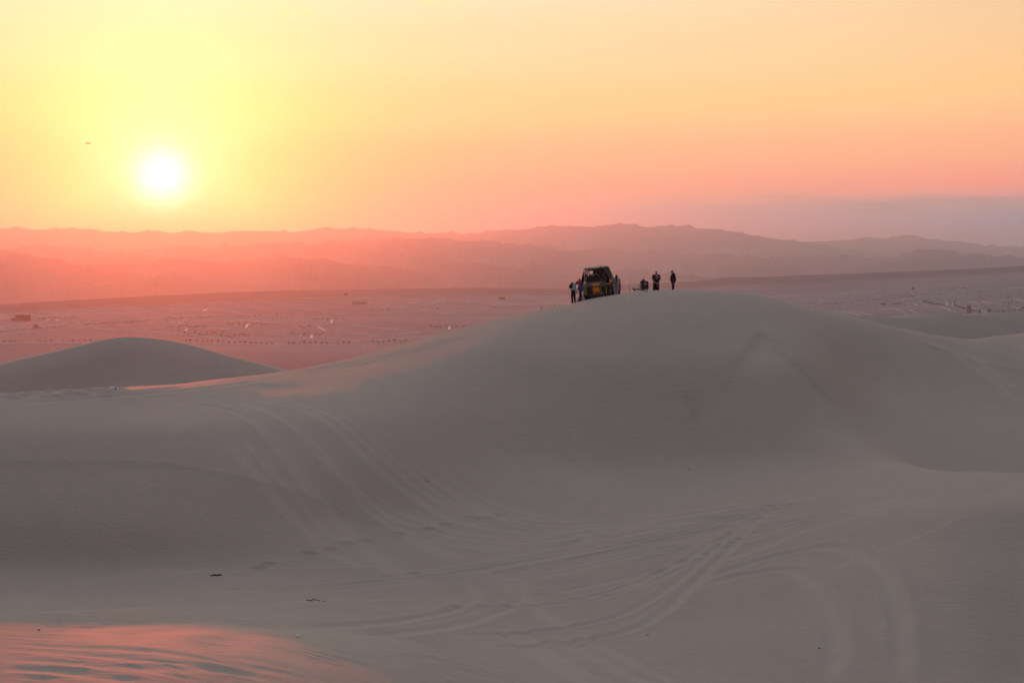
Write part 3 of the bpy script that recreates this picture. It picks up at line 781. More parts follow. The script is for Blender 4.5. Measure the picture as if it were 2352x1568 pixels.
def add_quad(bm, pts, thick=None):
    """flat panel; with thick it is a slab pushed along its normal"""
    vs = [bm.verts.new(Vector(p)) for p in pts]; f = bm.faces.new(vs)
    if thick:
        bm.normal_update(); nrm = f.normal.copy()
        wv = [bm.verts.new(v.co - nrm * thick) for v in vs]; m = len(vs)
        bm.faces.new(list(reversed(wv)))
        for i in range(m): bm.faces.new((vs[i], wv[i], wv[(i + 1) % m], vs[(i + 1) % m]))
def done(name, bm, mat, parent=None, smooth=False, bevel=0.0, **props):
    if bevel: bmesh.ops.bevel(bm, geom=list(bm.edges), offset=bevel, segments=2, affect='EDGES', clamp_overlap=True)
    bmesh.ops.recalc_face_normals(bm, faces=bm.faces)
    me = bpy.data.meshes.new(name); bm.to_mesh(me); bm.free()
    if smooth:
        for p in me.polygons: p.use_smooth = True
    return link(name, me, mat, parent, **props)
def empty(name, loc, rz=0.0, parent=None, **props):
    o = bpy.data.objects.new(name, None); COL.objects.link(o); o.location = loc; o.rotation_euler = (0, 0, rz); o.empty_display_size = 0.3
    for k, v in props.items(): o[k] = v
    if parent: o.parent = parent
    return o
def copy_tree(o, parent=None):
    c = o.copy(); COL.objects.link(c)
    if parent is not None: c.parent = parent; c.matrix_parent_inverse = o.matrix_parent_inverse.copy()
    for ch in list(o.children): copy_tree(ch, c)
    return c

ZA = lambda X_, Y_: ((X_ / 4.2) / 1.7415, (1180 + Y_ / 4.2) / 1.7415)
ZB = lambda X_, Y_: ((500 + X_ / 2.94) / 1.7415, (1180 + Y_ / 2.94) / 1.7415)
ZC = lambda X_, Y_: ((1250 + X_ / 2.24) / 1.7415, (1140 + Y_ / 2.24) / 1.7415)
ZD = lambda X_, Y_: ((3000 + X_ / 3.36) / 1.7415, (1100 + Y_ / 3.36) / 1.7415)
ZE = lambda X_, Y_: ((3600 + X_ / 4.742) / 1.7415, (1100 + Y_ / 4.742) / 1.7415)

M_KERB = simple('pale_concrete', (0.70, 0.67, 0.63), 0.8, 0.2, 0.08, 0.3)
M_WHITE = simple('white_painted_wall', (0.84, 0.84, 0.86), 0.7, 0.3, 0.06, 0.2)
M_BRICK = simple('red_brick', (0.24, 0.11, 0.08), 0.9, 0.2, 0.2, 1.5)
M_DARKWIN = simple('dark_window_glass', (0.03, 0.03, 0.035), 0.2, 0.5, 0.1)
M_GREYWALL = simple('grey_render_wall', (0.30, 0.28, 0.28), 0.85, 0.2, 0.12, 0.8)
M_ROOF = simple('flat_roof', (0.26, 0.23, 0.22), 0.9, 0.2, 0.1, 0.6)
M_BARK = simple('bark', (0.10, 0.07, 0.05), 0.95, 0.1, 0.3, 3.0)
M_LEAF = simple('dusty_leaves', (0.11, 0.10, 0.07), 0.9, 0.1, 0.35, 1.2)
M_STEEL = simple('galvanised_steel', (0.25, 0.25, 0.26), 0.5, 0.5, 0.1, 3.0, 0.6)
M_SUNLITSIDE = simple('painted_sunlit_orange', (0.55, 0.30, 0.22), 0.85, 0.2, 0.1, 0.6)  # low sun on the tower edges, put into the colour

KERBS = [(ZA, p) for p in [
    [(0, 345), (130, 322), (440, 288)], [(590, 278), (1100, 262), (1700, 235), (2330, 198)], [(0, 398), (260, 376)], [(470, 385), (870, 350)], [(520, 335), (930, 292), (1170, 290)],
    [(1170, 288), (1700, 268), (2352, 255)], [(1500, 272), (2352, 264)], [(820, 268), (1500, 243), (1800, 228)], [(0, 530), (400, 492), (820, 448)], [(0, 545), (400, 500), (640, 474)], [(0, 582), (160, 568)], [(0, 598), (410, 553)],
    [(640, 528), (1100, 480), (1700, 430), (1900, 420)], [(640, 540), (1080, 495)], [(1280, 470), (1720, 428)], [(0, 653), (640, 586), (1060, 550), (1350, 533)], [(1400, 530), (2000, 485), (2352, 462)],
    [(0, 690), (190, 676)], [(220, 672), (540, 642)], [(560, 642), (1000, 603), (1370, 567)], [(1530, 558), (2352, 490)], [(1530, 560), (2060, 610), (2352, 632)], [(1900, 425), (2352, 450)],
    [(1330, 400), (1850, 370), (2352, 345)], [(900, 350), (1500, 380)], [(1350, 290), (2352, 345)]]]
KERBS += [(ZB, p) for p in [
    [(0, 150), (560, 115), (1100, 85), (1750, 60), (2352, 30)], [(0, 172), (540, 178)], [(340, 160), (640, 135), (900, 115)], [(980, 115), (1300, 98)], [(1000, 105), (1600, 90), (2200, 70)], [(480, 158), (860, 155)], [(0, 181), (300, 183)],
    [(0, 245), (450, 232), (850, 205), (1250, 170), (1750, 135), (2352, 118)], [(400, 238), (760, 265)], [(1080, 180), (1480, 218)], [(1100, 188), (1350, 222)], [(790, 262), (1500, 215)], [(1500, 218), (1900, 195), (2270, 175)],
    [(1900, 135), (2250, 180)], [(1760, 100), (2352, 150)], [(300, 312), (700, 295), (1100, 272), (1350, 265), (1750, 248), (2352, 215)], [(0, 355), (440, 328)], [(530, 322), (900, 300), (1300, 285), (1700, 268), (2100, 250)],
    [(560, 325), (960, 372)], [(440, 320), (900, 365)], [(1340, 285), (1700, 325)], [(1290, 290), (1650, 325)], [(1650, 325), (2110, 310)], [(1710, 325), (2352, 372)], [(1710, 318), (2352, 355)],
    [(0, 425), (400, 400), (600, 395), (1130, 355)], [(80, 425), (700, 470)], [(130, 418), (720, 468)], [(700, 470), (860, 462)], [(1130, 362), (1750, 420), (2352, 480)], [(980, 385), (1550, 420), (2050, 470), (2130, 515)], [(940, 388), (1500, 440), (2000, 490)],
    [(560, 412), (1100, 470), (1700, 520), (1800, 535)], [(780, 470), (1300, 530), (1900, 595)], [(900, 495), (1450, 545)], [(1640, 545), (2170, 515), (2352, 505)], [(1500, 555), (1640, 545)], [(850, 562), (1500, 592), (1900, 600), (2352, 590)],
    [(2170, 305), (2352, 300)], [(2170, 245), (2352, 262)],
    [(578, 408), (608, 402), (582, 398), (600, 394)], [(850, 403), (878, 400), (855, 396)], [(1285, 368), (1310, 362), (1285, 357), (1305, 351)], [(1552, 372), (1585, 369), (1558, 365), (1570, 360)], [(2045, 495), (2072, 488), (2048, 484), (2062, 480)], [(2320, 500), (2345, 494), (2325, 488)],
    [(2285, 315), (2315, 308), (2290, 304)], [(2140, 405), (2165, 401), (2138, 396), (2160, 390)], [(2180, 415), (2235, 412)], [(800, 183), (830, 183)], [(1020, 168), (1065, 176)]]]
KERBS += [(ZC, p) for p in [
    [(120, 112), (350, 100), (800, 88), (1400, 82), (2050, 72), (2300, 90)], [(400, 105), (900, 128), (1500, 142)], [(360, 120), (760, 104)], [(1060, 140), (1350, 145), (1700, 165), (2050, 200)], [(120, 222), (600, 200), (1100, 165)], [(120, 238), (320, 250)],
    [(380, 180), (820, 230)], [(430, 175), (1000, 220)], [(850, 160), (1080, 190)], [(860, 160), (1200, 145)], [(1400, 180), (1600, 190)], [(1350, 150), (1700, 182)], [(120, 270), (600, 250), (900, 235), (1400, 215), (1850, 200)], [(120, 284), (420, 295)], [(450, 298), (820, 308)],
    [(1100, 240), (1300, 265)], [(1080, 285), (1480, 285)], [(1440, 268), (1850, 258)], [(1560, 262), (1750, 255)], [(320, 350), (1000, 425)], [(340, 362), (940, 418)], [(720, 440), (1200, 400)], [(760, 448), (1180, 405)], [(150, 410), (710, 440)], [(180, 420), (600, 460)],
    [(480, 500), (860, 478)], [(560, 500), (960, 470), (1080, 455)], [(600, 505), (850, 480)], [(150, 470), (430, 510)], [(180, 480), (460, 505)], [(120, 542), (400, 535), (860, 500)], [(1750, 85), (2300, 100)], [(1800, 100), (2320, 125)], [(1850, 110), (2310, 150)], [(1950, 130), (2300, 170)],
    [(2050, 150), (2280, 178)], [(1850, 160), (2330, 165)], [(255, 335), (272, 327), (258, 322)], [(1120, 390), (1140, 384), (1175, 388)], [(200, 398), (225, 408), (205, 412)], [(1240, 288), (1270, 282)], [(660, 300), (690, 308)]]]
KERBS += [(ZD, p) for p in [
    [(120, 248), (335, 228)], [(265, 257), (555, 228)], [(440, 217), (515, 210)], [(595, 222), (720, 210)], [(490, 318), (620, 305)], [(660, 298), (800, 284)], [(540, 322), (900, 300), (1390, 253)], [(700, 318), (1120, 280)], [(660, 352), (900, 330), (1280, 287)], [(740, 378), (990, 365)],
    [(925, 345), (1020, 335)], [(800, 395), (1000, 368)], [(850, 408), (900, 402)], [(890, 418), (1250, 372)], [(1280, 370), (1550, 345), (1830, 318)], [(960, 440), (1135, 415)], [(1185, 412), (1330, 393)], [(1395, 387), (1530, 370)], [(1185, 437), (1450, 400)], [(1480, 412), (1580, 398)], [(1590, 362), (1800, 342)],
    [(1160, 312), (1430, 292), (1690, 262)], [(1400, 278), (1700, 240), (2080, 197)], [(1480, 290), (1880, 268)], [(1390, 275), (1900, 232), (2220, 205)], [(1660, 290), (2080, 232)], [(1320, 362), (1460, 352)], [(2030, 342), (2200, 310)], [(1890, 340), (2352, 295)], [(1160, 483), (1195, 486)],
    [(1210, 488), (1300, 505)], [(1305, 478), (1460, 502)], [(1470, 508), (1650, 543)], [(1330, 512), (1485, 545)], [(1735, 448), (1840, 462)], [(1865, 445), (2035, 467)], [(1975, 473), (2040, 492), (2090, 515)], [(2200, 392), (2255, 408)], [(750, 268), (960, 255)]]]
KERBS += [(ZE, p) for p in [
    [(480, 265), (930, 232)], [(1070, 235), (1500, 195)], [(1600, 190), (2180, 155), (2352, 140)], [(0, 335), (150, 320)], [(180, 320), (330, 285)], [(240, 372), (540, 332)], [(380, 318), (630, 293)], [(560, 378), (1120, 300)], [(1090, 272), (1370, 250)], [(1195, 295), (1340, 278)], [(1220, 240), (1350, 225)],
    [(1420, 270), (1570, 250)], [(1610, 243), (2120, 205)], [(950, 365), (1450, 300)], [(970, 392), (1500, 340)], [(1590, 290), (1900, 252)], [(1590, 355), (2130, 300)], [(335, 400), (480, 382)], [(0, 480), (330, 440)], [(480, 450), (880, 402)], [(680, 383), (830, 378)], [(1080, 425), (1500, 370)], [(1450, 420), (1620, 400)],
    [(1700, 390), (1870, 370)], [(1340, 335), (1530, 318)], [(550, 487), (730, 465)], [(740, 505), (1370, 435), (1630, 400)], [(605, 525), (700, 512)], [(970, 505), (1340, 480)], [(140, 545), (350, 512)], [(255, 555), (340, 578)], [(470, 587), (560, 600)], [(170, 665), (230, 680), (335, 725)],
    [(735, 600), (830, 625), (970, 680)], [(990, 688), (1080, 698)], [(1310, 498), (1520, 545)], [(1545, 498), (1730, 545)], [(1705, 507), (1770, 507)], [(2180, 455), (2330, 488)], [(2130, 605), (2290, 640)], [(1900, 295), (2330, 230)], [(2010, 352), (2100, 345)], [(2190, 332), (2352, 315)], [(1940, 268), (2310, 222)], [(2130, 270), (2352, 245)],
    [(1225, 598), (1280, 605)], [(1365, 628), (1440, 652)], [(1535, 680), (1640, 702)]]]
def ribbon(bm, pts, width, height):
    """a low wall of rectangular section that follows the ground"""
    P = [Vector(p) for p in pts]; rows = []
    for i, p in enumerate(P):
        t = (P[min(i + 1, len(P) - 1)] - P[max(i - 1, 0)]); t.z = 0; t.normalize(); nn = Vector((-t.y, t.x, 0)) * width / 2
        rows.append([bm.verts.new(p + d + Vector((0, 0, h))) for d, h in ((nn, -0.6), (nn, height), (-nn, height), (-nn, -0.6))])
    for a, b in zip(rows, rows[1:]):
        for k in range(4): bm.faces.new((a[k], a[(k + 1) % 4], b[(k + 1) % 4], b[k]))
    bm.faces.new(rows[0]); bm.faces.new(list(reversed(rows[-1])))
def drape(conv, line, maxstep=40.0, gap_at=None):
    pts = [plain_at(*conv(*p)) for p in line]; out = [pts[0]]
    for a, b in zip(pts, pts[1:]):
        k = max(1, int((b - a).length / maxstep))
        for i in range(1, k + 1):
            q = a.lerp(b, i / k); out.append(Vector((q.x, q.y, HP(q.x, q.y))))
    return out
for i, (cv, line) in enumerate(KERBS):
    pts = drape(cv, line)
    strong = cv in (ZD, ZE)
    bm = MB(); ribbon(bm, pts, 0.4, ((0.8 if pts[0].length > 2300 else 0.5) if strong else 0.55) + 0.25 * ((i * 37) % 10) / 10)
    done('kerb', bm, M_KERB, PLAIN)
# paved squares
for cv, q in [(ZB, [(905, 190), (935, 190), (972, 165), (945, 165)]), (ZB, [(1405, 383), (1435, 383), (1460, 342), (1435, 340)]), (ZB, [(692, 422), (722, 420), (748, 398), (722, 397)]), (ZB, [(2172, 510), (2205, 510), (2218, 475), (2185, 475)]),
              (ZB, [(2258, 378), (2275, 377), (2370, 422), (2345, 422)]), (ZC, [(155, 343), (175, 343), (187, 312), (170, 312)]), (ZC, [(1213, 400), (1235, 400), (1237, 373), (1220, 373)]), (ZA, [(760, 432), (800, 432), (830, 415), (800, 415)]), (ZA, [(920, 430), (975, 428), (1015, 405), (970, 405)]), (ZA, [(655, 362), (700, 365), (705, 355), (670, 353)])]:
    pts = [plain_at(*cv(*p)) for p in q]
    bm = MB(); vs = [bm.verts.new(p + Vector((0, 0, 0.55))) for p in pts]; lo = [bm.verts.new(p + Vector((0, 0, -1.0))) for p in pts]
    bm.faces.new(vs)
    for k in range(4): bm.faces.new((vs[k], lo[k], lo[(k + 1) % 4], vs[(k + 1) % 4]))
    done('paved_square', bm, M_KERB, PLAIN)

# the long white wall in front of the plain on the left
wp = [plain_at(*ZA(x, y)) for x, y in ((-260, 822), (0, 817), (500, 812), (1000, 808), (1400, 809), (1560, 810))]
pts = []
for a, b in zip(wp, wp[1:]):
    for i in range(6):
        q = a.lerp(b, i / 6); pts.append(Vector((q.x, q.y, HP(q.x, q.y))))
pts.append(wp[-1])
wall = empty('boundary_wall', pts[0], label='long low white wall running across the plain behind the left dune', category='wall')
bm = MB(); ribbon(bm, [p - pts[0] for p in pts], 0.35, 1.25); done('wall_face', bm, M_WHITE, wall)
bm = MB()
for p in pts[::2]: add_box(bm, p - pts[0] + Vector((0, 0, 0.6)), (0.5, 0.5, 1.6))
done('pier', bm, M_WHITE, wall)

# trees: four crowns of loose leaf clumps on forked trunks
def tree_proto(k):
    r = random.Random(40 + k)
    root = empty('desert_tree', (0, 0, 0))
    bm = MB(); hgt = 1.5 + 0.3 * (k % 2)
    add_tube(bm, [(0, 0, -0.5), (0.05, 0, hgt * 0.6), (0.0, 0.05, hgt)], [0.13, 0.10, 0.07], 5)
    for j in range(3):
        a = j * 2.1 + k; add_tube(bm, [(0, 0, hgt * 0.8), (0.5 * math.cos(a), 0.5 * math.sin(a), hgt + 0.6)], [0.06, 0.03], 4)
    done('trunk', bm, M_BARK, root)
    bm = MB(); wide = 1.15 + 0.12 * k
    for j in range(34):
        a = r.uniform(0, 6.283); q = math.sqrt(r.random()); c = Vector((wide * q * math.cos(a), wide * q * math.sin(a), hgt + 0.55 + (0.75 - 0.45 * q) * r.uniform(-0.9, 1.0)))
        s = r.uniform(0.22, 0.42)
        nrm = Vector((r.gauss(0, 1), r.gauss(0, 1), r.gauss(0, 1))).normalized(); u_ = nrm.orthogonal().normalized(); v_ = nrm.cross(u_)
        ring = [bm.verts.new(c + (u_ * math.cos(t) + v_ * math.sin(t)) * s * r.uniform(0.6, 1.1)) for t in (0, 1.05, 2.1, 3.14, 4.2, 5.25)]
        apex = [bm.verts.new(c + nrm * s * 0.5), bm.verts.new(c - nrm * s * 0.5)]
        for t in range(6):
            bm.faces.new((ring[t], ring[(t + 1) % 6], apex[0])); bm.faces.new((ring[(t + 1) % 6], ring[t], apex[1]))
    done('crown', bm, M_LEAF, root)
    return root
TREES = [tree_proto(k) for k in range(4)]
used_tree = set()
_ONES = 'first second third fourth fifth sixth seventh eighth ninth tenth eleventh twelfth thirteenth fourteenth fifteenth sixteenth seventeenth eighteenth nineteenth'.split()
def ordinal(n):
    if n <= 19: return _ONES[n - 1]
    t, u = divmod(n, 10); tens = ['', '', 'twent', 'thirt', 'fort'][t]
    return tens + 'ieth' if u == 0 else tens + 'y-' + _ONES[u - 1]
def numbered(label, i): return '%s from left, %s' % (ordinal(i + 1), label)
def plant(cv, spots, group, label, size=1.0):
    for i, p in enumerate(sorted(spots)):
        k = random.randrange(4)
        o = TREES[k] if k not in used_tree else copy_tree(TREES[k]); used_tree.add(k)
        g = plain_at(*cv(*p)); o.location = g; s = size * random.uniform(0.8, 1.25); o.scale = (s * random.uniform(1.0, 1.35), s, s); o.rotation_euler = (0, 0, random.uniform(0, 6.28))
        o['label'] = numbered(label, i); o['category'] = 'tree'; o['group'] = group
def lin_spots(a, b, k, j=1.5):
    return [(a[0] + (b[0] - a[0]) * i / (k - 1) + random.uniform(-4, 4), a[1] + (b[1] - a[1]) * i / (k - 1) + random.uniform(-j, j)) for i in range(k)]
plant(ZA, [(5, 640), (65, 645)] + lin_spots((122, 636), (1165, 543), 18), 'tree row at far left kerb', 'small round tree in the kerbside row at the far left')
plant(ZA, lin_spots((1430, 520), (2352, 462), 17), 'tree row left of the sun glow', 'small tree in the roadside row above the left dune')
plant(ZA, [(80, 805), (175, 804), (258, 806), (665, 800), (765, 799), (858, 799), (1053, 797), (1145, 800), (1233, 796), (1330, 792), (1420, 790), (1520, 790)], 'trees behind the long white wall', 'small tree standing just behind the long white wall')
plant(ZA, [(185, 378), (235, 372), (505, 360), (555, 366), (605, 352), (650, 362), (690, 340), (715, 345), (755, 336), (765, 348), (808, 336)], 'trees beside the brick building', 'thin tree beside the large brick building at far left')
plant(ZA, [(660, 412), (705, 410), (735, 416), (760, 410), (822, 408), (870, 400), (880, 418), (905, 397), (940, 394), (985, 405), (990, 418), (1035, 405), (1085, 394), (1135, 393), (1165, 390), (1195, 410), (1205, 390), (1230, 392), (1250, 394), (1305, 392)], 'tree clump right of the brick building', 'bushy tree in the clump right of the brick building')
plant(ZB, [(30, 324), (70, 324), (105, 322), (142, 321), (175, 318), (213, 313), (245, 314), (285, 309)] + lin_spots((460, 298), (1165, 263), 19, 1), 'long tree row across the left plain', 'small tree in the long row across the left of the plain')
plant(ZB, [(1325, 262), (1390, 262), (1458, 259), (1525, 254), (1592, 249), (1718, 247), (1787, 244), (1848, 242), (1912, 240), (1973, 237), (2135, 226), (2185, 227), (2245, 223), (2308, 220)], 'middle tree row of the plain', 'single small tree in the spaced row at the middle of the plain')
plant(ZB, [(710, 551), (770, 552), (845, 556), (905, 562), (972, 562), (1027, 565), (1092, 565), (1153, 571), (1222, 573), (1293, 575), (1355, 576), (1415, 581), (1480, 587), (1543, 587), (1607, 587), (1665, 592), (1730, 591), (1925, 588), (1987, 588), (2055, 584), (2113, 584), (2183, 585), (2245, 582), (2313, 582)],
      'nearest tree row above the dune saddle', 'round bushy tree in the nearest row above the dune saddle', 1.15)
plant(ZB, [(492, 384), (530, 389), (560, 389), (600, 395), (625, 399), (645, 377), (685, 377), (718, 370), (735, 385), (765, 395), (800, 391), (820, 379), (845, 395), (862, 381), (905, 382), (930, 388), (962, 382)], 'trees of the square behind the left dune', 'small tree round the paved square nearest the left dune')
plant(ZB, [(1205, 345), (1240, 354), (1270, 354), (1275, 361), (1318, 341), (1340, 358), (1350, 348), (1385, 367), (1410, 348), (1425, 344), (1440, 347), (1490, 344), (1515, 358), (1555, 348), (1605, 353), (1620, 356), (1650, 357)], 'trees of the middle square', 'small tree round the pale paved square at the middle left')
plant(ZB, [(700, 463), (765, 461), (810, 458), (825, 462), (862, 467), (890, 452), (960, 450), (965, 471), (1028, 452), (1058, 461), (1005, 474), (1072, 487), (1130, 498), (1145, 461), (1180, 500), (1215, 503), (1250, 501), (1285, 488), (1285, 503), (1340, 494), (1392, 486), (1412, 494), (1450, 491)], 'scattered trees above the near row', 'small tree scattered between the near tree row and the paved squares')
plant(ZB, [(2060, 390), (2108, 394), (2168, 382), (2213, 301), (2250, 298), (2270, 301), (2318, 297)], 'trees of the cross-shaped square', 'small tree beside the cross-shaped pale square')
plant(ZB, [(1972, 473), (2003, 474), (2038, 475), (2083, 470), (2113, 467), (2143, 467), (2175, 466), (2103, 491), (2137, 487), (2250, 466), (2233, 493), (2288, 491), (2318, 473)], 'trees of the lower square', 'small tree round the lowest paved square near the dune saddle')
plant(ZB, [(588, 142), (1508, 88), (2078, 72), (935, 166)], 'lone far trees', 'lone tree far out on the plain below the bright kerbs', 1.3)
plant(ZC, [(540, 241), (585, 242), (630, 239), (675, 236), (718, 236), (762, 234), (808, 236), (848, 228), (893, 231), (937, 229), (1078, 223), (1120, 224), (1162, 223), (1203, 221), (1243, 219), (1307, 219), (1347, 219), (1387, 216), (1430, 216), (1570, 207), (1608, 208), (1643, 205), (1687, 206), (1728, 208), (1785, 206), (1822, 203), (1860, 203), (1900, 199), (1937, 196), (2055, 196), (2093, 196), (2133, 194), (2170, 194)],
      'tree row running to the main dune', 'small tree in the straight row running towards the main dune crest')
plant(ZC, [(1415, 175), (1483, 172), (812, 102), (848, 100), (918, 104), (1093, 140), (1205, 144), (1258, 142), (1320, 137)], 'far sparse trees', 'tiny tree standing far out near the plain edge')
plant(ZC, [(1063, 380), (1098, 389), (1115, 389), (1197, 378), (1250, 386), (1290, 382), (1358, 379), (1145, 394)], 'trees of the square by the dune', 'small tree round the pale square next to the dune slope')
plant(ZC, [(210, 315), (280, 320), (308, 331), (128, 317), (200, 334)], 'trees of the upper square', 'small tree round the upper pale square above the cross')
plant(ZC, [(130, 535), (183, 535), (235, 535), (280, 533), (328, 531), (540, 520), (590, 522), (638, 521), (685, 519), (737, 512), (785, 514), (835, 511)], 'near row meeting the dune', 'bushy tree in the near row that meets the main dune slope', 1.1)
# shrubs to the right
def shrub_proto():
    bm = MB(); r = random.Random(5)
    for j in range(26):
        a = r.uniform(0, 6.283); q = math.sqrt(r.random()); c = Vector((0.9 * q * math.cos(a), 0.9 * q * math.sin(a), 0.2 + r.random() * 1.0 * (1.1 - q)))
        s = r.uniform(0.2, 0.4); nrm = Vector((r.gauss(0, 1), r.gauss(0, 1), r.gauss(0, 1))).normalized(); u_ = nrm.orthogonal().normalized(); v_ = nrm.cross(u_)
        ring = [bm.verts.new(c + (u_ * math.cos(t) + v_ * math.sin(t)) * s) for t in (0, 1.25, 2.5, 3.75, 5.0)]; ap = [bm.verts.new(c + nrm * s * 0.5), bm.verts.new(c - nrm * s * 0.5)]
        for t in range(5): bm.faces.new((ring[t], ring[(t + 1) % 5], ap[0])); bm.faces.new((ring[(t + 1) % 5], ring[t], ap[1]))
    bmesh.ops.recalc_face_normals(bm, faces=bm.faces)
    me = bpy.data.meshes.new('shrub'); bm.to_mesh(me); bm.free(); me.materials.append(M_LEAF); return me
SHRUB = shrub_proto()
def shrubs(cv, spots, group, label, size=1.0):
    for i, p in enumerate(sorted(spots)):
        o = link('shrub', SHRUB); o.location = plain_at(*cv(*p)); s = size * random.uniform(0.8, 1.3); o.scale = (s * 1.3, s, s); o.rotation_euler = (0, 0, random.uniform(0, 6))
        o['label'] = numbered(label, i); o['category'] = 'shrub'; o['group'] = group
shrubs(ZD, lin_spots((900, 412), (1240, 378), 10, 3) + lin_spots((1320, 362), (1720, 328), 14, 3) + lin_spots((1760, 322), (2250, 282), 14, 3), 'shrub row on the right plain', 'dark shrub in the planted strip crossing the right of the plain')
shrubs(ZD, [(1770, 392), (1780, 398), (1792, 396), (1805, 402), (1820, 400), (1928, 395), (1950, 393), (1970, 390), (1995, 389), (2015, 388), (2045, 386)], 'shrub clumps near the road sign', 'dark shrub in the clumps left of the road sign', 1.2)
shrubs(ZE, [(450, 500), (480, 512), (510, 520), (545, 528), (580, 535), (610, 545), (640, 552), (680, 556), (720, 560), (760, 565), (800, 568), (840, 570), (880, 573), (920, 572), (960, 572), (1000, 573), (1040, 580), (1080, 592), (1115, 604), (1150, 618), (1190, 630), (1230, 640), (1360, 662), (1400, 672), (1440, 680)], 'shrubs of the entrance road', 'low shrub in the hedge line beside the entrance road', 1.3)
shrubs(ZE, [(2050, 440), (2000, 525), (2060, 535), (2130, 516), (2230, 512), (2165, 662), (2275, 652), (2065, 680), (1958, 692), (1860, 700), (2330, 630), (930, 272), (965, 270), (1020, 270), (1205, 250), (1040, 490), (620, 288), (740, 282)], 'scattered shrubs at the right edge', 'single shrub scattered near the right edge of the plain', 1.2)

# street lamps
def lamp_proto():
    root = empty('street_lamp', (0, 0, 0))
    bm = MB(); add_tube(bm, [(0, 0, -0.5), (0, 0, 4), (0, 0, 8.2)], [0.14, 0.11, 0.08], 6); done('pole', bm, M_STEEL, root)
    bm = MB(); add_tube(bm, [(0, 0, 8.1), (0.5, 0, 8.5), (1.4, 0, 8.6)], [0.05, 0.05, 0.04], 5); done('arm', bm, M_STEEL, root)
    bm = MB(); add_box(bm, (1.6, 0, 8.56), (0.7, 0.25, 0.14)); done('lamp_head', bm, M_STEEL, root)
    return root
LAMP = lamp_proto(); first_lamp = [True]
def lamps(cv, spots, group, label):
    for i, p in enumerate(sorted(spots)):
        o = LAMP if first_lamp[0] else copy_tree(LAMP); first_lamp[0] = False
        o.location = plain_at(*cv(*p)); o.rotation_euler = (0, 0, random.choice((0.3, 1.8, 3.4))); o['label'] = numbered(label, i); o['category'] = 'street lamp'; o['group'] = group
lamps(ZA, [(800, 545), (207, 535), (1450, 550), (1547, 558), (480, 545), (655, 630), (300, 640), (130, 600), (2085, 430), (2225, 605)], 'street lamps at the far left', 'thin unlit street lamp among the kerbs at the far left')
lamps(ZB, [(1460, 600), (730, 600), (1515, 500), (260, 440), (630, 470), (1130, 370), (1750, 330), (2120, 470), (1840, 560)], 'street lamps at the middle left', 'thin unlit street lamp on the plain above the dune saddle')
lamps(ZC, [(430, 555), (880, 450), (985, 430), (1275, 370), (1490, 300), (600, 470), (1040, 430), (780, 300)], 'street lamps near the main dune', 'thin unlit street lamp on the plain left of the main dune')
lamps(ZD, [(1050, 350), (1205, 490), (1550, 400), (1805, 330), (905, 345), (475, 310), (1320, 340), (2110, 270), (1680, 460)], 'street lamps right of the main dune', 'thin unlit street lamp among the kerbs right of the main dune')
lamps(ZE, [(1525, 335), (1700, 330), (455, 440), (680, 320), (1100, 350), (1635, 400), (2120, 600), (2085, 655)], 'street lamps near the entrance gate', 'thin unlit street lamp on the plain near the gate towers')

# buildings
def px_size(p, n): return n * p.length / (FPX * 1.7415)        # metres covered by n photograph pixels (4096 wide)
def building(cv, x0, x1, ytop, ybot, zoom, label, wall_mat, windows=(), doors=(), depth=None, cat='building', name='building', rz=0.0, roof=True):
    g = plain_at(*cv((x0 + x1) / 2, ybot)); w = px_size(g, (x1 - x0) / zoom); h = px_size(g, (ybot - ytop) / zoom); d = depth or w * 0.6
    root = empty(name, g, rz, label=label, category=cat)
    bm = MB(); add_box(bm, (0, d / 2, (h - 1.5) / 2), (w, d, h + 1.5)); done('wall', bm, wall_mat, root)
    if roof:
        bm = MB(); add_box(bm, (0, d / 2, h + 0.12), (w + 0.5, d + 0.5, 0.22)); done('roof', bm, M_ROOF, root)
    for (a, b, c, e) in windows:
        bm = MB(); add_box(bm, ((a + b - 1) * w / 2, -0.02, (c + e) * h / 2), ((b - a) * w, 0.08, (e - c) * h)); wd = done('window', bm, M_DARKWIN, root)
        bm = MB(); add_box(bm, ((a + b - 1) * w / 2, -0.06, c * h - 0.08), ((b - a) * w + 0.3, 0.2, 0.12)); done('sill', bm, M_KERB, wd)
    for (a, b, e) in doors:
        bm = MB(); add_box(bm, ((a + b - 1) * w / 2, -0.03, e * h / 2), ((b - a) * w, 0.1, e * h)); done('door', bm, M_ROOF, root)
    return root, w, h, d
building(ZA, 262, 470, 338, 436, 4.2, 'large brick building with a flat roof at the far left', M_BRICK, [(0.55, 0.68, 0.5, 0.7), (0.78, 0.9, 0.5, 0.7)], [(0.82, 0.9, 0.4)])
building(ZA, 187, 260, 393, 438, 4.2, 'small brick shed left of the large brick building', M_BRICK, [(0.5, 0.7, 0.4, 0.7)], [(0.15, 0.35, 0.6)], name='shed', cat='shed')
building(ZA, 272, 378, 402, 444, 4.2, 'low pale annex in front of the large brick building', M_GREYWALL, [(0.6, 0.8, 0.4, 0.75)], [(0.1, 0.25, 0.7)], depth=3.0)
building(ZA, 566, 600, 502, 552, 4.2, 'left block of the twin brick gate posts near the far left kerb', M_BRICK, [], [(0.4, 0.6, 0.4)], name='gate_block', cat='gate post')
building(ZA, 612, 639, 504, 548, 4.2, 'right block of the twin brick gate posts near the far left kerb', M_BRICK, [], [(0.4, 0.6, 0.4)], name='gate_block', cat='gate post')
building(ZC, 282, 313, 73, 94, 2.24, 'small dark hut near the plain edge below the sky glow', M_BRICK, [(0.3, 0.5, 0.4, 0.7)], name='hut', cat='hut')
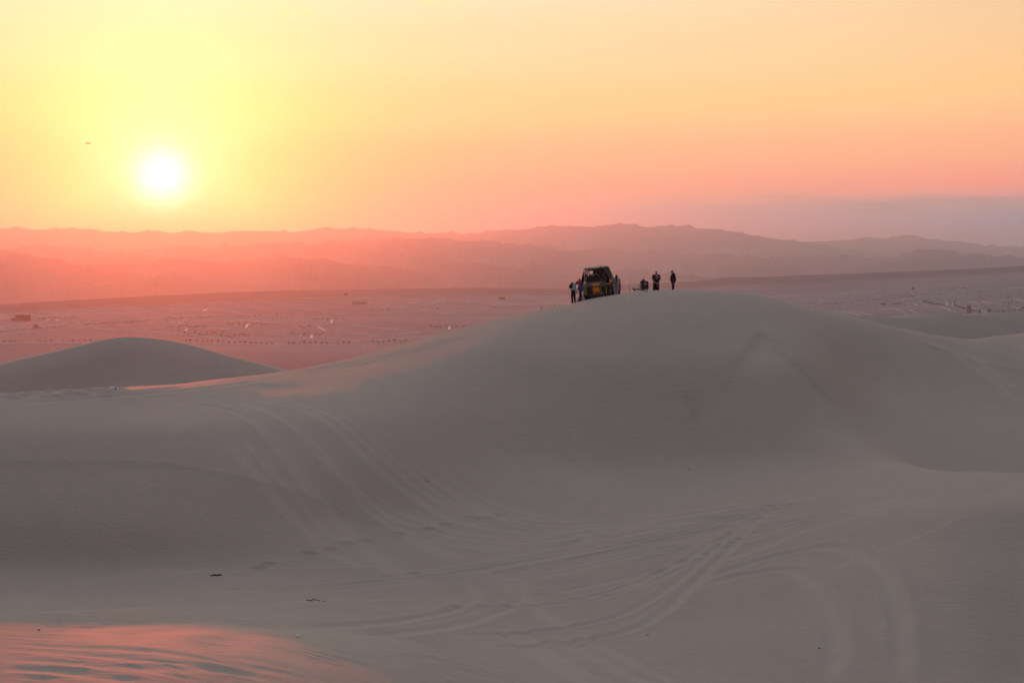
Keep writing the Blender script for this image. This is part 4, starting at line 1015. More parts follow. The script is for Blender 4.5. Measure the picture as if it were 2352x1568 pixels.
building(ZC, 1667, 1724, 107, 131, 2.24, 'isolated brick building out on the plain left of the buggy', M_BRICK, [(0.1, 0.25, 0.4, 0.75), (0.35, 0.5, 0.4, 0.75), (0.75, 0.9, 0.4, 0.75)], [(0.58, 0.68, 0.6)])
building(ZC, 2046, 2061, 196, 214, 2.24, 'tiny brick kiosk close to the main dune slope', M_BRICK, [(0.3, 0.7, 0.4, 0.7)], name='kiosk', cat='kiosk')
building(ZC, 358, 478, 150, 176, 2.24, 'long pale hall standing in the middle of the plain', M_GREYWALL, [(0.1, 0.2, 0.4, 0.7), (0.4, 0.5, 0.4, 0.7), (0.7, 0.8, 0.4, 0.7)])
building(ZE, 893, 984, 513, 574, 4.742, 'left half of the white pavilion with a square dark window', M_WHITE, [(0.60, 0.88, 0.42, 0.85)], [(0.12, 0.24, 0.6)], name='pavilion', cat='pavilion')
building(ZE, 1003, 1077, 515, 576, 4.742, 'right half of the white pavilion with a square dark window', M_WHITE, [(0.10, 0.42, 0.42, 0.85)], [(0.7, 0.85, 0.6)], name='pavilion', cat='pavilion')
for (x0, x1, yt, yb, lab) in [(1275, 1345, 590, 760, 'tallest grey gate tower with a flat cap and orange sunlight painted on its side'), (1495, 1532, 668, 735, 'lowest gate tower between the tall one and the right one'), (1672, 1728, 648, 735, 'right gate tower with orange sunlight painted on its side')]:
    r_, w, h, d = building(ZE, x0, x1, yt, yb, 4.742, lab, M_GREYWALL, [(0.35, 0.65, 0.7, 0.85)], [(0.35, 0.65, 0.3)], depth=px_size(plain_at(*ZE(x0, yb)), 12), cat='gate tower', name='gate_tower')
    bm = MB(); add_box(bm, (-w / 2 - 0.27, d / 2, h * 0.46), (0.5, d * 0.9, h * 0.92 + 1.0)); done('painted_sunlit_edge', bm, M_SUNLITSIDE, r_)  # thin orange slab paints the sunlit left edge of the tower
# posts
for (cv, x, yt, yb, lab) in [(ZE, 1972, 474, 494, 'white utility box highest up at the right edge of the plain'), (ZE, 2152, 522, 544, 'white utility box in the middle of the right edge'), (ZE, 2275, 543, 564, 'white utility box nearest the right edge of the picture'), (ZE, 1123, 516, 538, 'pale utility box just right of the white pavilion'), (ZE, 1977, 635, 660, 'slim white post above the dark right dune')]:
    g = plain_at(*cv(x, yb)); h = px_size(g, (yb - yt) / 4.742); w = px_size(g, 2.6)
    o = empty('utility_box', g, 0, label=lab, category='utility box')
    bm = MB(); add_box(bm, (0, 0, h / 2 - 0.3), (w, w * 0.7, h + 0.6)); done('cabinet', bm, M_WHITE, o)
    bm = MB(); add_box(bm, (0, 0, h + 0.05), (w * 1.15, w * 0.85, 0.1)); done('cap', bm, M_GREYWALL, o)
# round water tank at the edge of the plain
g = plain_at(*ZE(248, 278)); rad = px_size(g, 28 / 4.742)
tank = empty('water_tank', g, 0, label='round domed water tank at the foot of the far slope', category='water tank')
bm = MB(); bmesh.ops.create_uvsphere(bm, u_segments=20, v_segments=12, radius=rad); bmesh.ops.translate(bm, verts=bm.verts, vec=(0, 0, rad * 0.75)); done('dome', bm, M_ROOF, tank, smooth=True)
bm = MB(); add_tube(bm, [(0, 0, -0.5), (0, 0, rad * 0.35)], rad * 0.9, 20); done('plinth', bm, M_GREYWALL, tank)
# roadside sign
g = plain_at(*ZE(385, 560)); w = px_size(g, 55 / 4.742); h = px_size(g, 34 / 4.742); up = px_size(g, 30 / 4.742)
sg = empty('road_sign', g, 0, label='white hoarding on posts at the head of the entrance road', category='sign')
bm = MB(); add_box(bm, (0, 0, up + h / 2), (w, 0.2, h)); done('sign_panel', bm, M_WHITE, sg)
for sx in (-0.35, 0.35):
    bm = MB(); add_tube(bm, [(sx * w, 0.15, -0.5), (sx * w, 0.15, up + h * 0.8)], 0.1, 6); done('post', bm, M_STEEL, sg)
bm = MB()
for k in range(3): add_box(bm, ((-0.28 + 0.28 * k) * w, -0.125, up + h * 0.5), (w * 0.2, 0.02, h * 0.35))
done('panel_print', bm, M_GREYWALL, sg)
# small white marker on the sand flat above the saddle
g = plain_at(*ZB(1383, 698)); o = empty('marker_post', g, 0, label='small white marker post on the bare ground above the dune saddle', category='post')
bm = MB(); add_box(bm, (0, 0, 0.6), (0.5, 0.4, 2.2)); done('shaft', bm, M_WHITE, o); bm = MB(); add_box(bm, (0, 0, 1.75), (0.6, 0.5, 0.1)); done('cap', bm, M_KERB, o)
# ------------------------------------------------------------------ people on the crest
M_SKIN = simple('skin', (0.38, 0.22, 0.15), 0.6, 0.3, 0.06, 20)
M_TANSKIN = simple('tanned_skin', (0.24, 0.12, 0.075), 0.6, 0.3, 0.06, 20)
M_EYE = simple('eye', (0.05, 0.04, 0.04), 0.3, 0.5, 0.1)
M_BLACK = simple('black_cloth', (0.012, 0.012, 0.013), 0.95, 0.1, 0.3, 12)
M_CHAR = simple('charcoal_cloth', (0.03, 0.027, 0.027), 0.95, 0.1, 0.3, 12)
M_NAVY = simple('dark_denim', (0.025, 0.03, 0.05), 0.95, 0.1, 0.25, 14)
M_TEAL = simple('pale_teal_cloth', (0.30, 0.42, 0.45), 0.9, 0.1, 0.12, 10)
M_PURPLE = simple('purple_cloth', (0.075, 0.06, 0.20), 0.9, 0.1, 0.2, 10)
M_RED = simple('red_cloth', (0.50, 0.035, 0.03), 0.9, 0.1, 0.15, 10)
M_DULLRED = simple('dull_red_cloth', (0.24, 0.06, 0.06), 0.9, 0.1, 0.15, 10)
M_BEIGE = simple('beige_knit', (0.36, 0.30, 0.26), 0.95, 0.1, 0.18, 30)
M_JEANS = simple('light_blue_denim', (0.28, 0.32, 0.45), 0.9, 0.1, 0.15, 16)
M_GREYBLUE = simple('grey_blue_cloth', (0.26, 0.31, 0.38), 0.9, 0.1, 0.12, 12)
M_MAROON = simple('dark_maroon_cloth', (0.04, 0.022, 0.028), 0.95, 0.1, 0.3, 12)
M_PALE = simple('pale_cloth', (0.50, 0.46, 0.44), 0.9, 0.1, 0.1, 10)
M_LILAC = simple('pale_lilac_canvas', (0.42, 0.40, 0.56), 0.85, 0.1, 0.1, 4)
M_PINK = simple('pink_cloth', (0.40, 0.06, 0.16), 0.9, 0.1, 0.15, 12)
M_HAIRD = simple('dark_hair', (0.012, 0.009, 0.008), 0.6, 0.3, 0.3, 40)
M_HAIRB = simple('short_fair_hair', (0.22, 0.12, 0.05), 0.7, 0.2, 0.3, 40)
M_HAIRR = simple('reddish_hair', (0.12, 0.03, 0.015), 0.6, 0.3, 0.3, 40)
M_RUBBER = simple('black_rubber', (0.015, 0.014, 0.014), 0.8, 0.3, 0.2, 10)
M_PRINTW = simple('white_print', (0.45, 0.43, 0.42), 0.8, 0.1, 0.1, 10)
M_GLASS = simple('dark_lens', (0.01, 0.01, 0.012), 0.1, 0.6, 0.1)

def frame(z, hint):
    z = Vector(z).normalized(); x = Vector(hint); x = (x - z * x.dot(z)).normalized(); y = z.cross(x)
    return Matrix((x, y, z)).transposed()
class Blob:
    """solid primitives fused by a voxel remesh into one smooth skin"""
    def __init__(self): self.bm = bmesh.new()
    def ell(self, c, r, z=(0, 0, 1), hint=(1, 0, 0), seg=16):
        m = frame(z, hint).to_4x4(); m.translation = Vector(c)
        bmesh.ops.create_uvsphere(self.bm, u_segments=seg, v_segments=seg // 2 + 2, radius=1.0, matrix=m @ Matrix.Diagonal((r[0], r[1], r[2], 1)))
        return self
    def cap(self, p, q, r0, r1, seg=12):
        p, q = Vector(p), Vector(q); d = q - p
        if d.length > 1e-5:
            m = frame(d, (0.31, 0.87, 0.2) if abs(d.normalized().y) < 0.8 else (1, 0, 0.1)).to_4x4(); m.translation = (p + q) / 2
            bmesh.ops.create_cone(self.bm, cap_ends=True, segments=seg, radius1=r0, radius2=r1, depth=d.length, matrix=m)
        self.ell(p, (r0,) * 3, seg=seg); self.ell(q, (r1,) * 3, seg=seg)
        return self
    def chain(self, pts, rads):
        for i in range(len(pts) - 1): self.cap(pts[i], pts[i + 1], rads[i], rads[i + 1])
        return self
    def mesh(self, name, voxel=0.011, smooth=4):
        me = bpy.data.meshes.new(name); self.bm.to_mesh(me); self.bm.free()
        o = bpy.data.objects.new(name, me); COL.objects.link(o)
        md = o.modifiers.new('r', 'REMESH'); md.mode = 'VOXEL'; md.voxel_size = voxel; md.use_smooth_shade = True
        ms = o.modifiers.new('s', 'SMOOTH'); ms.factor = 0.5; ms.iterations = smooth
        dg = bpy.context.evaluated_depsgraph_get()
        out = bpy.data.meshes.new_from_object(o.evaluated_get(dg), preserve_all_data_layers=False, depsgraph=dg)
        bpy.data.objects.remove(o, do_unlink=True); bpy.data.meshes.remove(me); out.name = name
        return out
V = Vector
def add_hand(b, wrist, d, n, side=1, curl=0.7):
    """palm, four unequal curled fingers and a thumb; d along the hand, n the way the palm faces"""
    d = V(d).normalized(); n = V(n); n = (n - d * n.dot(d)).normalized(); s = d.cross(n) * side; w = V(wrist)
    b.ell(w + d * 0.05, (0.040, 0.018, 0.056), z=d, hint=s); b.cap(w, w + d * 0.03, 0.026, 0.024)
    for k, (o, ln) in enumerate(((-0.030, 0.066), (-0.010, 0.078), (0.010, 0.072), (0.029, 0.056))):
        p0 = w + d * 0.085 + s * o; p1 = p0 + (d * math.cos(curl * 0.5) + n * math.sin(curl * 0.5)) * ln * 0.5; p2 = p1 + (d * math.cos(curl * 1.5) + n * math.sin(curl * 1.5)) * ln * 0.5
        b.cap(w + d * 0.06 + s * o, p0, 0.0105, 0.0105, 8); b.cap(p0, p1, 0.0105, 0.0095, 8); b.cap(p1, p2, 0.0095, 0.0085, 8)
    t0 = w + d * 0.03 - s * 0.032; t1 = t0 + (d * 0.7 - s * 0.55 + n * 0.3).normalized() * 0.036; t2 = t1 + (d * 0.9 - s * 0.1 + n * 0.45).normalized() * 0.030
    b.cap(t0, t1, 0.0135, 0.0115, 8); b.cap(t1, t2, 0.0115, 0.0095, 8)
def add_head(b, c, f, up):
    """skull, jaw, nose, ears and brow; c the middle of the head, f where it looks"""
    f = V(f).normalized(); up = V(up); up = (up - f * up.dot(f)).normalized(); s = f.cross(up)
    b.ell(c + up * 0.022 - f * 0.008, (0.076, 0.096, 0.094), z=up, hint=s)
    b.ell(c - up * 0.045 + f * 0.024, (0.055, 0.062, 0.070), z=up, hint=s)
    b.ell(c - up * 0.090 + f * 0.055, (0.026, 0.024, 0.022), z=up, hint=s)
    b.cap(c + up * 0.012 + f * 0.085, c - up * 0.022 + f * 0.108, 0.010, 0.015, 8)
    b.cap(c - up * 0.055 + f * 0.082 - s * 0.02, c - up * 0.055 + f * 0.082 + s * 0.02, 0.009, 0.009, 8)
    b.cap(c + up * 0.03 + f * 0.082 - s * 0.035, c + up * 0.03 + f * 0.082 + s * 0.035, 0.012, 0.012, 8)
    for k in (-1, 1): b.ell(c + s * 0.078 * k - up * 0.01 - f * 0.01, (0.010, 0.020, 0.032), z=up, hint=s)
    return f, up, s
def person(name, label, loc, J, face, up=(0, 0, 1), skin=None, torso_r=(0.165, 0.11), girth=1.0):
    """J: joints in view axes (x right, y away, z up). Body is one skin; clothes are put on by the caller"""
    b = Blob(); R_ = V(J['sr']) - V(J['sl']); hintx = R_.normalized()
    ch, pe, nk, hd = V(J['chest']), V(J['pelvis']), V(J['neck']), V(J['head'])
    ax = (ch - pe).normalized()
    b.ell(ch, (torso_r[0], torso_r[1], 0.19), z=ax, hint=hintx).ell(pe.lerp(ch, 0.5), (torso_r[0] * 0.85 * girth, torso_r[1] * girth, 0.2), z=ax, hint=hintx).ell(pe, (0.155 * girth, 0.115, 0.13), z=ax, hint=hintx)
    b.cap(nk, hd - V(up) * 0.04, 0.056, 0.052); b.cap(J['sl'], nk, 0.055, 0.05); b.cap(J['sr'], nk, 0.055, 0.05)
    for k in 'lr':
        b.chain([V(J['s' + k]), V(J['e' + k]), V(J['w' + k])], [0.055, 0.043, 0.029])
        b.chain([V(J['h' + k]), V(J['k' + k]), V(J['a' + k])], [0.088, 0.058, 0.040])
        b.cap(V(J['a' + k]) + V((0, 0, -0.03)), V(J['t' + k]), 0.04, 0.03)
        d = J.get('d' + k, V(J['w' + k]) - V(J['e' + k])); n = J.get('n' + k, (0, 1, 0)); add_hand(b, J['w' + k], d, n, 1 if k == 'l' else -1, J.get('c' + k, 0.6))
    f, u, s = add_head(b, hd, face, up)
    o = link(name, b.mesh('person', 0.0095, 3), skin or M_SKIN); o.location = loc
    o['label'] = label; o['category'] = 'person'
    for k in (-1, 1):
        e = Blob().ell(hd + f * 0.082 + s * 0.031 * k + u * 0.008, (0.013, 0.013, 0.010), seg=8).mesh('eye', 0.005, 1); link('eye', e, M_EYE, o)
    o['axes'] = [*f, *u, *s]
    return o
def axes(o):
    a = list(o['axes']); del o['axes']
    return V(a[0:3]), V(a[3:6]), V(a[6:9])
def shoes(o, J, mat):
    for k in 'lr':
        a, t = V(J['a' + k]), V(J['t' + k]); hd_ = (t - a); hd_.z = 0; hd_.normalize()
        b = Blob().cap(a + V((0, 0, -0.035)) - hd_ * 0.03, a + V((0, 0, -0.02)), 0.05, 0.05).cap(a + V((0, 0, -0.045)), t + V((0, 0, -0.005)), 0.05, 0.042)
        link('shoe', b.mesh('shoe', 0.011, 2), mat, o)
def trousers(o, J, mat, k=1.0, stop=1.0, flare=1.0):
    b = Blob(); R_ = (V(J['sr']) - V(J['sl'])).normalized(); ax = (V(J['chest']) - V(J['pelvis'])).normalized()
    b.ell(V(J['pelvis']) + ax * 0.03, (0.172 * k, 0.135 * k, 0.15), z=ax, hint=R_)
    for q in 'lr':
        h_, kn, an = V(J['h' + q]), V(J['k' + q]), V(J['a' + q])
        if stop < 1: b.cap(h_, h_.lerp(kn, 0.5), 0.108 * k, 0.1 * k); b.cap(h_.lerp(kn, 0.5), kn.lerp(an, 0.12), 0.1 * k, 0.09 * k)
        else: b.chain([h_, kn, an + V((0, 0, 0.02))], [0.106 * k, 0.082 * k * flare, 0.066 * k * flare])
    return link('trousers' if stop >= 1 else 'shorts', b.mesh('trousers', 0.012, 3), mat, o)
def shirt(o, J, mat, name='shirt', sleeve=1.0, pad=0.022, low=0.0, belly=1.0, hem=0.0, smat=None):
    b = Blob(); R_ = (V(J['sr']) - V(J['sl'])).normalized(); ch, pe = V(J['chest']), V(J['pelvis']); ax = (ch - pe).normalized(); w = J.get('tr', (0.165, 0.11))
    b.ell(ch, (w[0] + pad, w[1] + pad, 0.2 + pad), z=ax, hint=R_).ell(pe.lerp(ch, 0.5), ((w[0] * 0.92 + pad) * belly, (w[1] + pad) * belly, 0.24), z=ax, hint=R_)
    b.ell(pe + ax * (0.05 - low), (0.165 + pad, 0.12 + pad, 0.11 + hem), z=ax, hint=R_)
    b.cap(J['sl'], V(J['neck']) - V((0, 0, 0.02)), 0.06 + pad, 0.045 + pad); b.cap(J['sr'], V(J['neck']) - V((0, 0, 0.02)), 0.06 + pad, 0.045 + pad)
    sl = b if smat is None else Blob()
    for k in 'lr':
        s_, e, wq = V(J['s' + k]), V(J['e' + k]), V(J['w' + k])
        if sleeve <= 0: continue
        if sleeve < 1: sl.cap(s_, s_.lerp(e, sleeve), 0.062 + pad, 0.066 + pad * 0.7)
        else: sl.chain([s_, e, wq - (wq - e) * 0.06], [0.06 + pad, 0.048 + pad, 0.034 + pad * 0.8])
    r = link(name, b.mesh(name, 0.012, 3), mat, o)
    if smat is not None: link('sleeves', sl.mesh('sleeves', 0.012, 3), smat, o)
    return r
def cap_hat(parent, c, f, u, s, mat, brim=True, name='cap'):
    b = Blob().ell(c + u * 0.035 - f * 0.006, (0.086, 0.106, 0.090), z=u, hint=s)
    me = b.mesh(name, 0.01, 2)
    # keep only the part above the brow line
    bm = bmesh.new(); bm.from_mesh(me)
    bmesh.ops.bisect_plane(bm, geom=list(bm.verts) + list(bm.edges) + list(bm.faces), plane_co=c + u * 0.032, plane_no=-u - f * 0.1, clear_outer=True)
    bm.to_mesh(me); bm.free()
    o = link(name, me, mat, parent)
    if brim:
        b = Blob().ell(c + u * 0.036 + f * 0.115, (0.068, 0.075, 0.010), z=u, hint=s)
        link('brim', b.mesh('brim', 0.006, 1), mat, o)
    return o

def crest_r(x):
    a, _ = pix_dir(x, 690); return float(np.interp(a, AZ, cr))
def stand(x, ytop, height, default=1.0, r_try=None):
    """feet on the sand behind the crest so that the top of the figure reaches ytop in the picture"""
    a, _ = pix_dir(x, ytop); rc_ = crest_r(x); best = None
    for k in range(240):
        r = rc_ - 1.0 + 0.06 * k
        a, te = pix_dir(x, ytop); px, py = r * math.sin(a), r * math.cos(a); e = abs(H(px, py) + height - te * r)
        if best is None or e < best[0]: best = (e, V((px, py, H(px, py))))
    return best[1]
def Z2(X_, Y_): return (2260 + X_ / 8.712) / 1.7415, (1040 + Y_ / 8.712) / 1.7415
def Z3(X_, Y_): return (2480 + X_ / 8.712) / 1.7415, (1040 + Y_ / 8.712) / 1.7415
def on_ground(loc, dx, dy): return H(loc.x + dx, loc.y + dy) - loc.z

# 1 bent person with a rucksack
x, y = Z2(290, 750); L = stand(x, y, 1.54)
J = dict(pelvis=(-0.02, 0, 0.93), chest=(0.07, 0, 1.24), neck=(0.16, 0, 1.43), head=(0.275, 0, 1.44), sl=(0.09, 0.17, 1.38), sr=(0.09, -0.17, 1.38), el=(0.12, 0.2, 1.08), er=(0.07, -0.2, 1.07), wl=(0.24, 0.14, 0.84), wr=(0.17, -0.16, 0.79),
         hl=(0.02, 0.09, 0.88), hr=(-0.05, -0.09, 0.88), kl=(0.10, 0.10, 0.47), kr=(-0.085, -0.1, 0.46), al=(0.14, 0.12, 0.08), ar=(-0.07, -0.1, 0.06), tl=(0.30, 0.12, 0.04), tr_=(0, 0, 0), dl=(0.3, 0, -1), dr=(0.2, 0, -1), nl=(0, -1, 0), nr=(0, 1, 0))
J['tr'] = (0.165, 0.11); JT = dict(J); J2 = dict(J); J2['tr'] = (0.165, 0.11)
def fix(J, left, right): J['tl'] = left; J['tr'] = right; return J
p = person('person', 'person bent forward in a pale teal top, dull red head wrap and dark rucksack', L, fix(dict(J), (0.30, 0.12, 0.04), (0.10, -0.1, 0.02)), (0.75, -0.1, -0.65), (0.65, 0, 0.75))
f, u, s = axes(p); shirt(p, J2, M_TEAL, 'top'); trousers(p, J, M_BLACK, 1.0); shoes(p, fix(dict(J), (0.30, 0.12, 0.04), (0.10, -0.1, 0.02)), M_RUBBER)
b = Blob().ell(V(J['head']) + u * 0.03 - f * 0.01, (0.098, 0.118, 0.105), z=u, hint=s).ell(V(J['head']) - u * 0.05 - f * 0.045, (0.085, 0.07, 0.09), z=u, hint=s); link('head_wrap', b.mesh('head_wrap', 0.011, 3), M_DULLRED, p)
bp = empty('rucksack', L, label='dark grey rucksack on the back of the bent person', category='rucksack')
ax = V((0.28, 0, 0.96)).normalized(); bk = V((-0.96, 0, 0.28))
c0 = V((0.03, 0, 1.18)) + bk * 0.2
link('pack_bag', Blob().ell(c0, (0.15, 0.105, 0.235), z=ax, hint=(0, 1, 0)).ell(c0 + ax * 0.12, (0.12, 0.085, 0.13), z=ax, hint=(0, 1, 0)).mesh('pack_bag', 0.012, 2), M_CHAR, bp)
link('front_pocket', Blob().ell(c0 + bk * 0.085 - ax * 0.06, (0.10, 0.05, 0.13), z=ax, hint=(0, 1, 0)).mesh('front_pocket', 0.01, 2), M_BLACK, bp)
for k in (-1, 1):
    bm = MB(); add_tube(bm, [c0 + ax * 0.2 + V((0, 0.09 * k, 0)), V((0.11, 0.12 * k, 1.45)), V((0.20, 0.12 * k, 1.32)), V((0.12, 0.14 * k, 1.08)), c0 - ax * 0.18 + V((0, 0.1 * k, 0))], 0.018, 6); done('strap', bm, M_BLACK, bp, smooth=True)

# 2 person in the purple jacket
x, y = Z2(525, 633); L = stand(x, y, 1.62); P2L = L
J = dict(pelvis=(0.04, 0, 0.84), chest=(0.03, 0, 1.16), neck=(-0.01, 0, 1.37), head=(-0.06, 0, 1.49), sl=(0.03, -0.18, 1.31), sr=(0.03, 0.18, 1.31), el=(0.0, -0.22, 1.02), er=(-0.03, 0.2, 1.02), wl=(-0.06, -0.2, 0.78), wr=(-0.17, 0.1, 0.84),
         hl=(0.04, -0.09, 0.82), hr=(0.06, 0.09, 0.82), kl=(0.0, -0.09, 0.46), kr=(0.06, 0.09, 0.45), al=(0.01, -0.09, 0.07), ar=(0.07, 0.1, 0.09), tl=(-0.15, -0.1, 0.03), dl=(-0.15, 0, -1), dr=(-0.8, -0.1, -0.5), nl=(0, 1, 0), nr=(0, 0, 1))
JT = dict(J); JT['tr'] = (-0.09, 0.11, 0.05); JS = dict(J); JS['tr'] = (0.17, 0.12)
p = person('person', 'person in a purple jacket and red scarf facing left beside the buggy wheel', L, JT, (-1, -0.12, -0.05))
f, u, s = axes(p); shirt(p, JS, M_PURPLE, 'jacket', pad=0.035, low=0.06, hem=0.05, belly=1.08); trousers(p, J, M_BLACK, 0.95); shoes(p, JT, M_RUBBER)
hd = V(J['head']); b = Blob().ell(hd + u * 0.028 - f * 0.03, (0.09, 0.09, 0.10), z=u, hint=s).ell(hd - u * 0.06 - f * 0.05, (0.075, 0.055, 0.10), z=u, hint=s).cap(V(J['neck']) + f * 0.04, V(J['neck']) + V((0.03, 0, 0.03)), 0.075, 0.08).cap(V(J['neck']) + f * 0.08, V(J['neck']) + f * 0.11 - u * 0.16, 0.05, 0.04)
link('scarf', b.mesh('scarf', 0.011, 3), M_RED, p)
gl = empty('sunglasses', (0, 0, 0), parent=p)
for k in (-1, 1):
    link('lens', Blob().ell(hd + f * 0.098 + s * 0.034 * k + u * 0.01, (0.028, 0.010, 0.022), z=u, hint=s, seg=10).mesh('lens', 0.006, 1), M_GLASS, gl)
bm = MB(); add_tube(bm, [hd + f * 0.10 - s * 0.06 + u * 0.014, hd + f * 0.108 + u * 0.014, hd + f * 0.10 + s * 0.06 + u * 0.014], 0.006, 5); done('bridge', bm, M_PALE, gl)

# 4 woman with long dark hair, seen from behind
x, y = Z2(1802, 515); L = stand(x, y, 1.66)
J = dict(pelvis=(0.02, 0, 0.90), chest=(0.0, 0, 1.20), neck=(-0.01, 0, 1.40), head=(0.0, 0.01, 1.53), sl=(-0.17, 0, 1.35), sr=(0.16, 0, 1.35), el=(-0.22, -0.02, 1.08), er=(0.22, -0.03, 1.08), wl=(-0.06, 0.16, 1.02), wr=(0.08, 0.15, 1.05),
         hl=(-0.07, 0, 0.86), hr=(0.09, 0, 0.86), kl=(-0.06, 0.02, 0.48), kr=(0.07, 0.0, 0.48), al=(-0.06, -0.02, 0.08), ar=(0.06, -0.03, 0.08), dl=(1, 0.2, 0), dr=(-1, 0.2, 0), nl=(0, -1, 0), nr=(0, -1, 0))
JT = dict(J); JT['tl'] = (-0.08, 0.13, 0.03); JT['tr'] = (0.08, 0.13, 0.03); JS = dict(J); JS['tr'] = (0.155, 0.11)
p = person('person', 'woman with long dark hair in a beige jumper and light jeans, back turned', L, JT, (0.55, 0.83, -0.05))
f, u, s = axes(p); shirt(p, JS, M_BEIGE, 'jumper', pad=0.03, low=0.0, hem=0.0, belly=1.05); trousers(p, J, M_JEANS, 1.0); shoes(p, JT, M_PALE)
link('belt', Blob().ell((0.02, 0, 0.985), (0.185, 0.15, 0.045)).mesh('belt', 0.011, 2), M_BLACK, p)
hd = V(J['head']); b = Blob().ell(hd + u * 0.03 - f * 0.025, (0.092, 0.105, 0.105), z=u, hint=s).ell(hd - f * 0.075 - u * 0.08, (0.08, 0.05, 0.14)).cap(hd + V((-0.03, -0.09, -0.12)), hd + V((0.005, -0.155, -0.40)), 0.065, 0.03)
link('hair', b.mesh('hair', 0.011, 3), M_HAIRD, p)

# 5 person in red half hidden behind her
x, y = Z2(1895, 548); rr_ = stand(x, y, 1.62); L = rr_ + V((0.0, 0.75, 0)); L.z = H(L.x, L.y)
J = dict(pelvis=(0.02, 0, 0.88), chest=(0.02, 0, 1.18), neck=(0.0, 0, 1.38), head=(-0.03, 0, 1.50), sl=(0.02, 0.17, 1.33), sr=(0.02, -0.17, 1.33), el=(0.05, 0.2, 1.05), er=(0.06, -0.2, 1.05), wl=(-0.05, 0.17, 0.84), wr=(0.0, -0.19, 0.82),
         hl=(0.02, 0.08, 0.85), hr=(0.03, -0.08, 0.85), kl=(0.02, 0.08, 0.47), kr=(0.04, -0.08, 0.47), al=(0.03, 0.08, 0.08), ar=(0.05, -0.08, 0.08), nl=(0, -1, 0), nr=(0, 1, 0))
JT = dict(J); JT['tl'] = (-0.12, 0.08, 0.03); JT['tr'] = (-0.10, -0.08, 0.03); JS = dict(J); JS['tr'] = (0.165, 0.115)
p = person('person', 'person in a red jacket and dark trousers mostly hidden behind the long-haired woman', L, JT, (-1, 0.1, 0))
f, u, s = axes(p); shirt(p, JS, M_RED, 'jacket', pad=0.035, low=0.08, hem=0.06, belly=1.05); trousers(p, J, M_BLACK, 1.0); shoes(p, JT, M_RUBBER)
hd = V(J['head']); link('hair', Blob().ell(hd + u * 0.028 - f * 0.03, (0.09, 0.092, 0.10), z=u, hint=s).cap(hd - f * 0.07, hd - f * 0.085 - u * 0.2, 0.065, 0.04).mesh('hair', 0.011, 3), M_HAIRR, p)

# 7 seated person, back to us
x, y = Z3(825, 632); rr_ = crest_r(x) + 0.6; a, te = pix_dir(x, y); L = V((rr_ * math.sin(a), rr_ * math.cos(a), 0)); L.z = H(L.x, L.y)
k7 = (te * rr_ - L.z) / 0.93
J = dict(pelvis=(0.10, 0, 0.14), chest=(0.09, 0.05, 0.46), neck=(0.02, 0.06, 0.66), head=(-0.03, 0.10, 0.78), sl=(-0.13, 0.03, 0.62), sr=(0.24, 0.05, 0.60), el=(-0.25, 0.05, 0.36), er=(0.30, 0.22, 0.40), wl=(-0.17, 0.24, 0.28), wr=(0.12, 0.36, 0.30),
         hl=(0.02, 0.08, 0.12), hr=(0.20, 0.10, 0.12), kl=(-0.36, 0.20, 0.17), kr=(0.05, 0.48, 0.26), al=(-0.64, 0.20, 0.085), ar=(0.02, 0.80, 0.09), tl=(-0.73, 0.2, 0.2), dl=(0.5, 0.6, -0.2), dr=(-0.7, 0.5, 0), nl=(0, 0, 1), nr=(0, 0, 1))
JT = dict(J); JT['tr'] = (0.02, 0.86, 0.22); JS = dict(J); JS['tr'] = (0.19, 0.13)
p = person('person', 'seated person with bowed head in a dark printed vest, pale shorts and a white cap', L, JT, (-0.55, 0.55, -0.62), (-0.35, 0.45, 0.8), skin=M_TANSKIN, torso_r=(0.19, 0.13))
f, u, s = axes(p); hd = V(J['head'])
shirt(p, JS, M_GREYBLUE, 'shirt', sleeve=0.9, pad=0.02)
shirt(p, JS, M_MAROON, 'vest', sleeve=0, pad=0.065, belly=1.18)
trousers(p, J, M_GREYBLUE, 1.05, stop=0.5)
link('shirt_tail', Blob().ell((0.14, -0.10, 0.10), (0.20, 0.10, 0.055)).mesh('shirt_tail', 0.012, 3), M_PALE, p)
for a_, t_ in (('al', 'tl'), ('ar', 'tr')):
    A_, T_ = V(JT[a_]), V(JT[t_]); link('shoe', Blob().cap(A_ + V((0, 0, -0.02)), T_, 0.055, 0.048).cap(A_ + V((0, 0, -0.02)), A_.lerp(T_, 0.6), 0.055, 0.055).mesh('shoe', 0.011, 2), M_RUBBER, p)
c = cap_hat(p, hd, f, u, s, M_LILAC)
link('cap_band', Blob().cap(hd - f * 0.09 - u * 0.02 - s * 0.05, hd - f * 0.09 - u * 0.02 + s * 0.05, 0.032, 0.032).cap(hd - f * 0.10 - u * 0.06, hd - f * 0.09 - u * 0.07, 0.04, 0.045).mesh('cap_band', 0.01, 2), M_PINK, c)
# badge on the back of the vest: a pale ring with a bar under it
bd = MB()
for k in range(20):
    a0, a1 = 2 * math.pi * k / 20, 2 * math.pi * (k + 1) / 20
    q = [V((0.115 + r_ * 1.25 * math.cos(t), -0.165 + 0.07 * (r_ * math.sin(t)) - 0.012 * math.cos(t), 0.555 + r_ * math.sin(t))) for r_, t in ((0.062, a0), (0.085, a0), (0.085, a1), (0.062, a1))]
    add_quad(bd, q, 0.006)
add_quad(bd, [V((0.03, -0.172, 0.46)), V((0.20, -0.165, 0.46)), V((0.20, -0.165, 0.485)), V((0.03, -0.172, 0.485))], 0.006)
done('back_badge', bd, M_PRINTW, p)
for o_ in (p,): o_.scale = (k7, k7, k7)

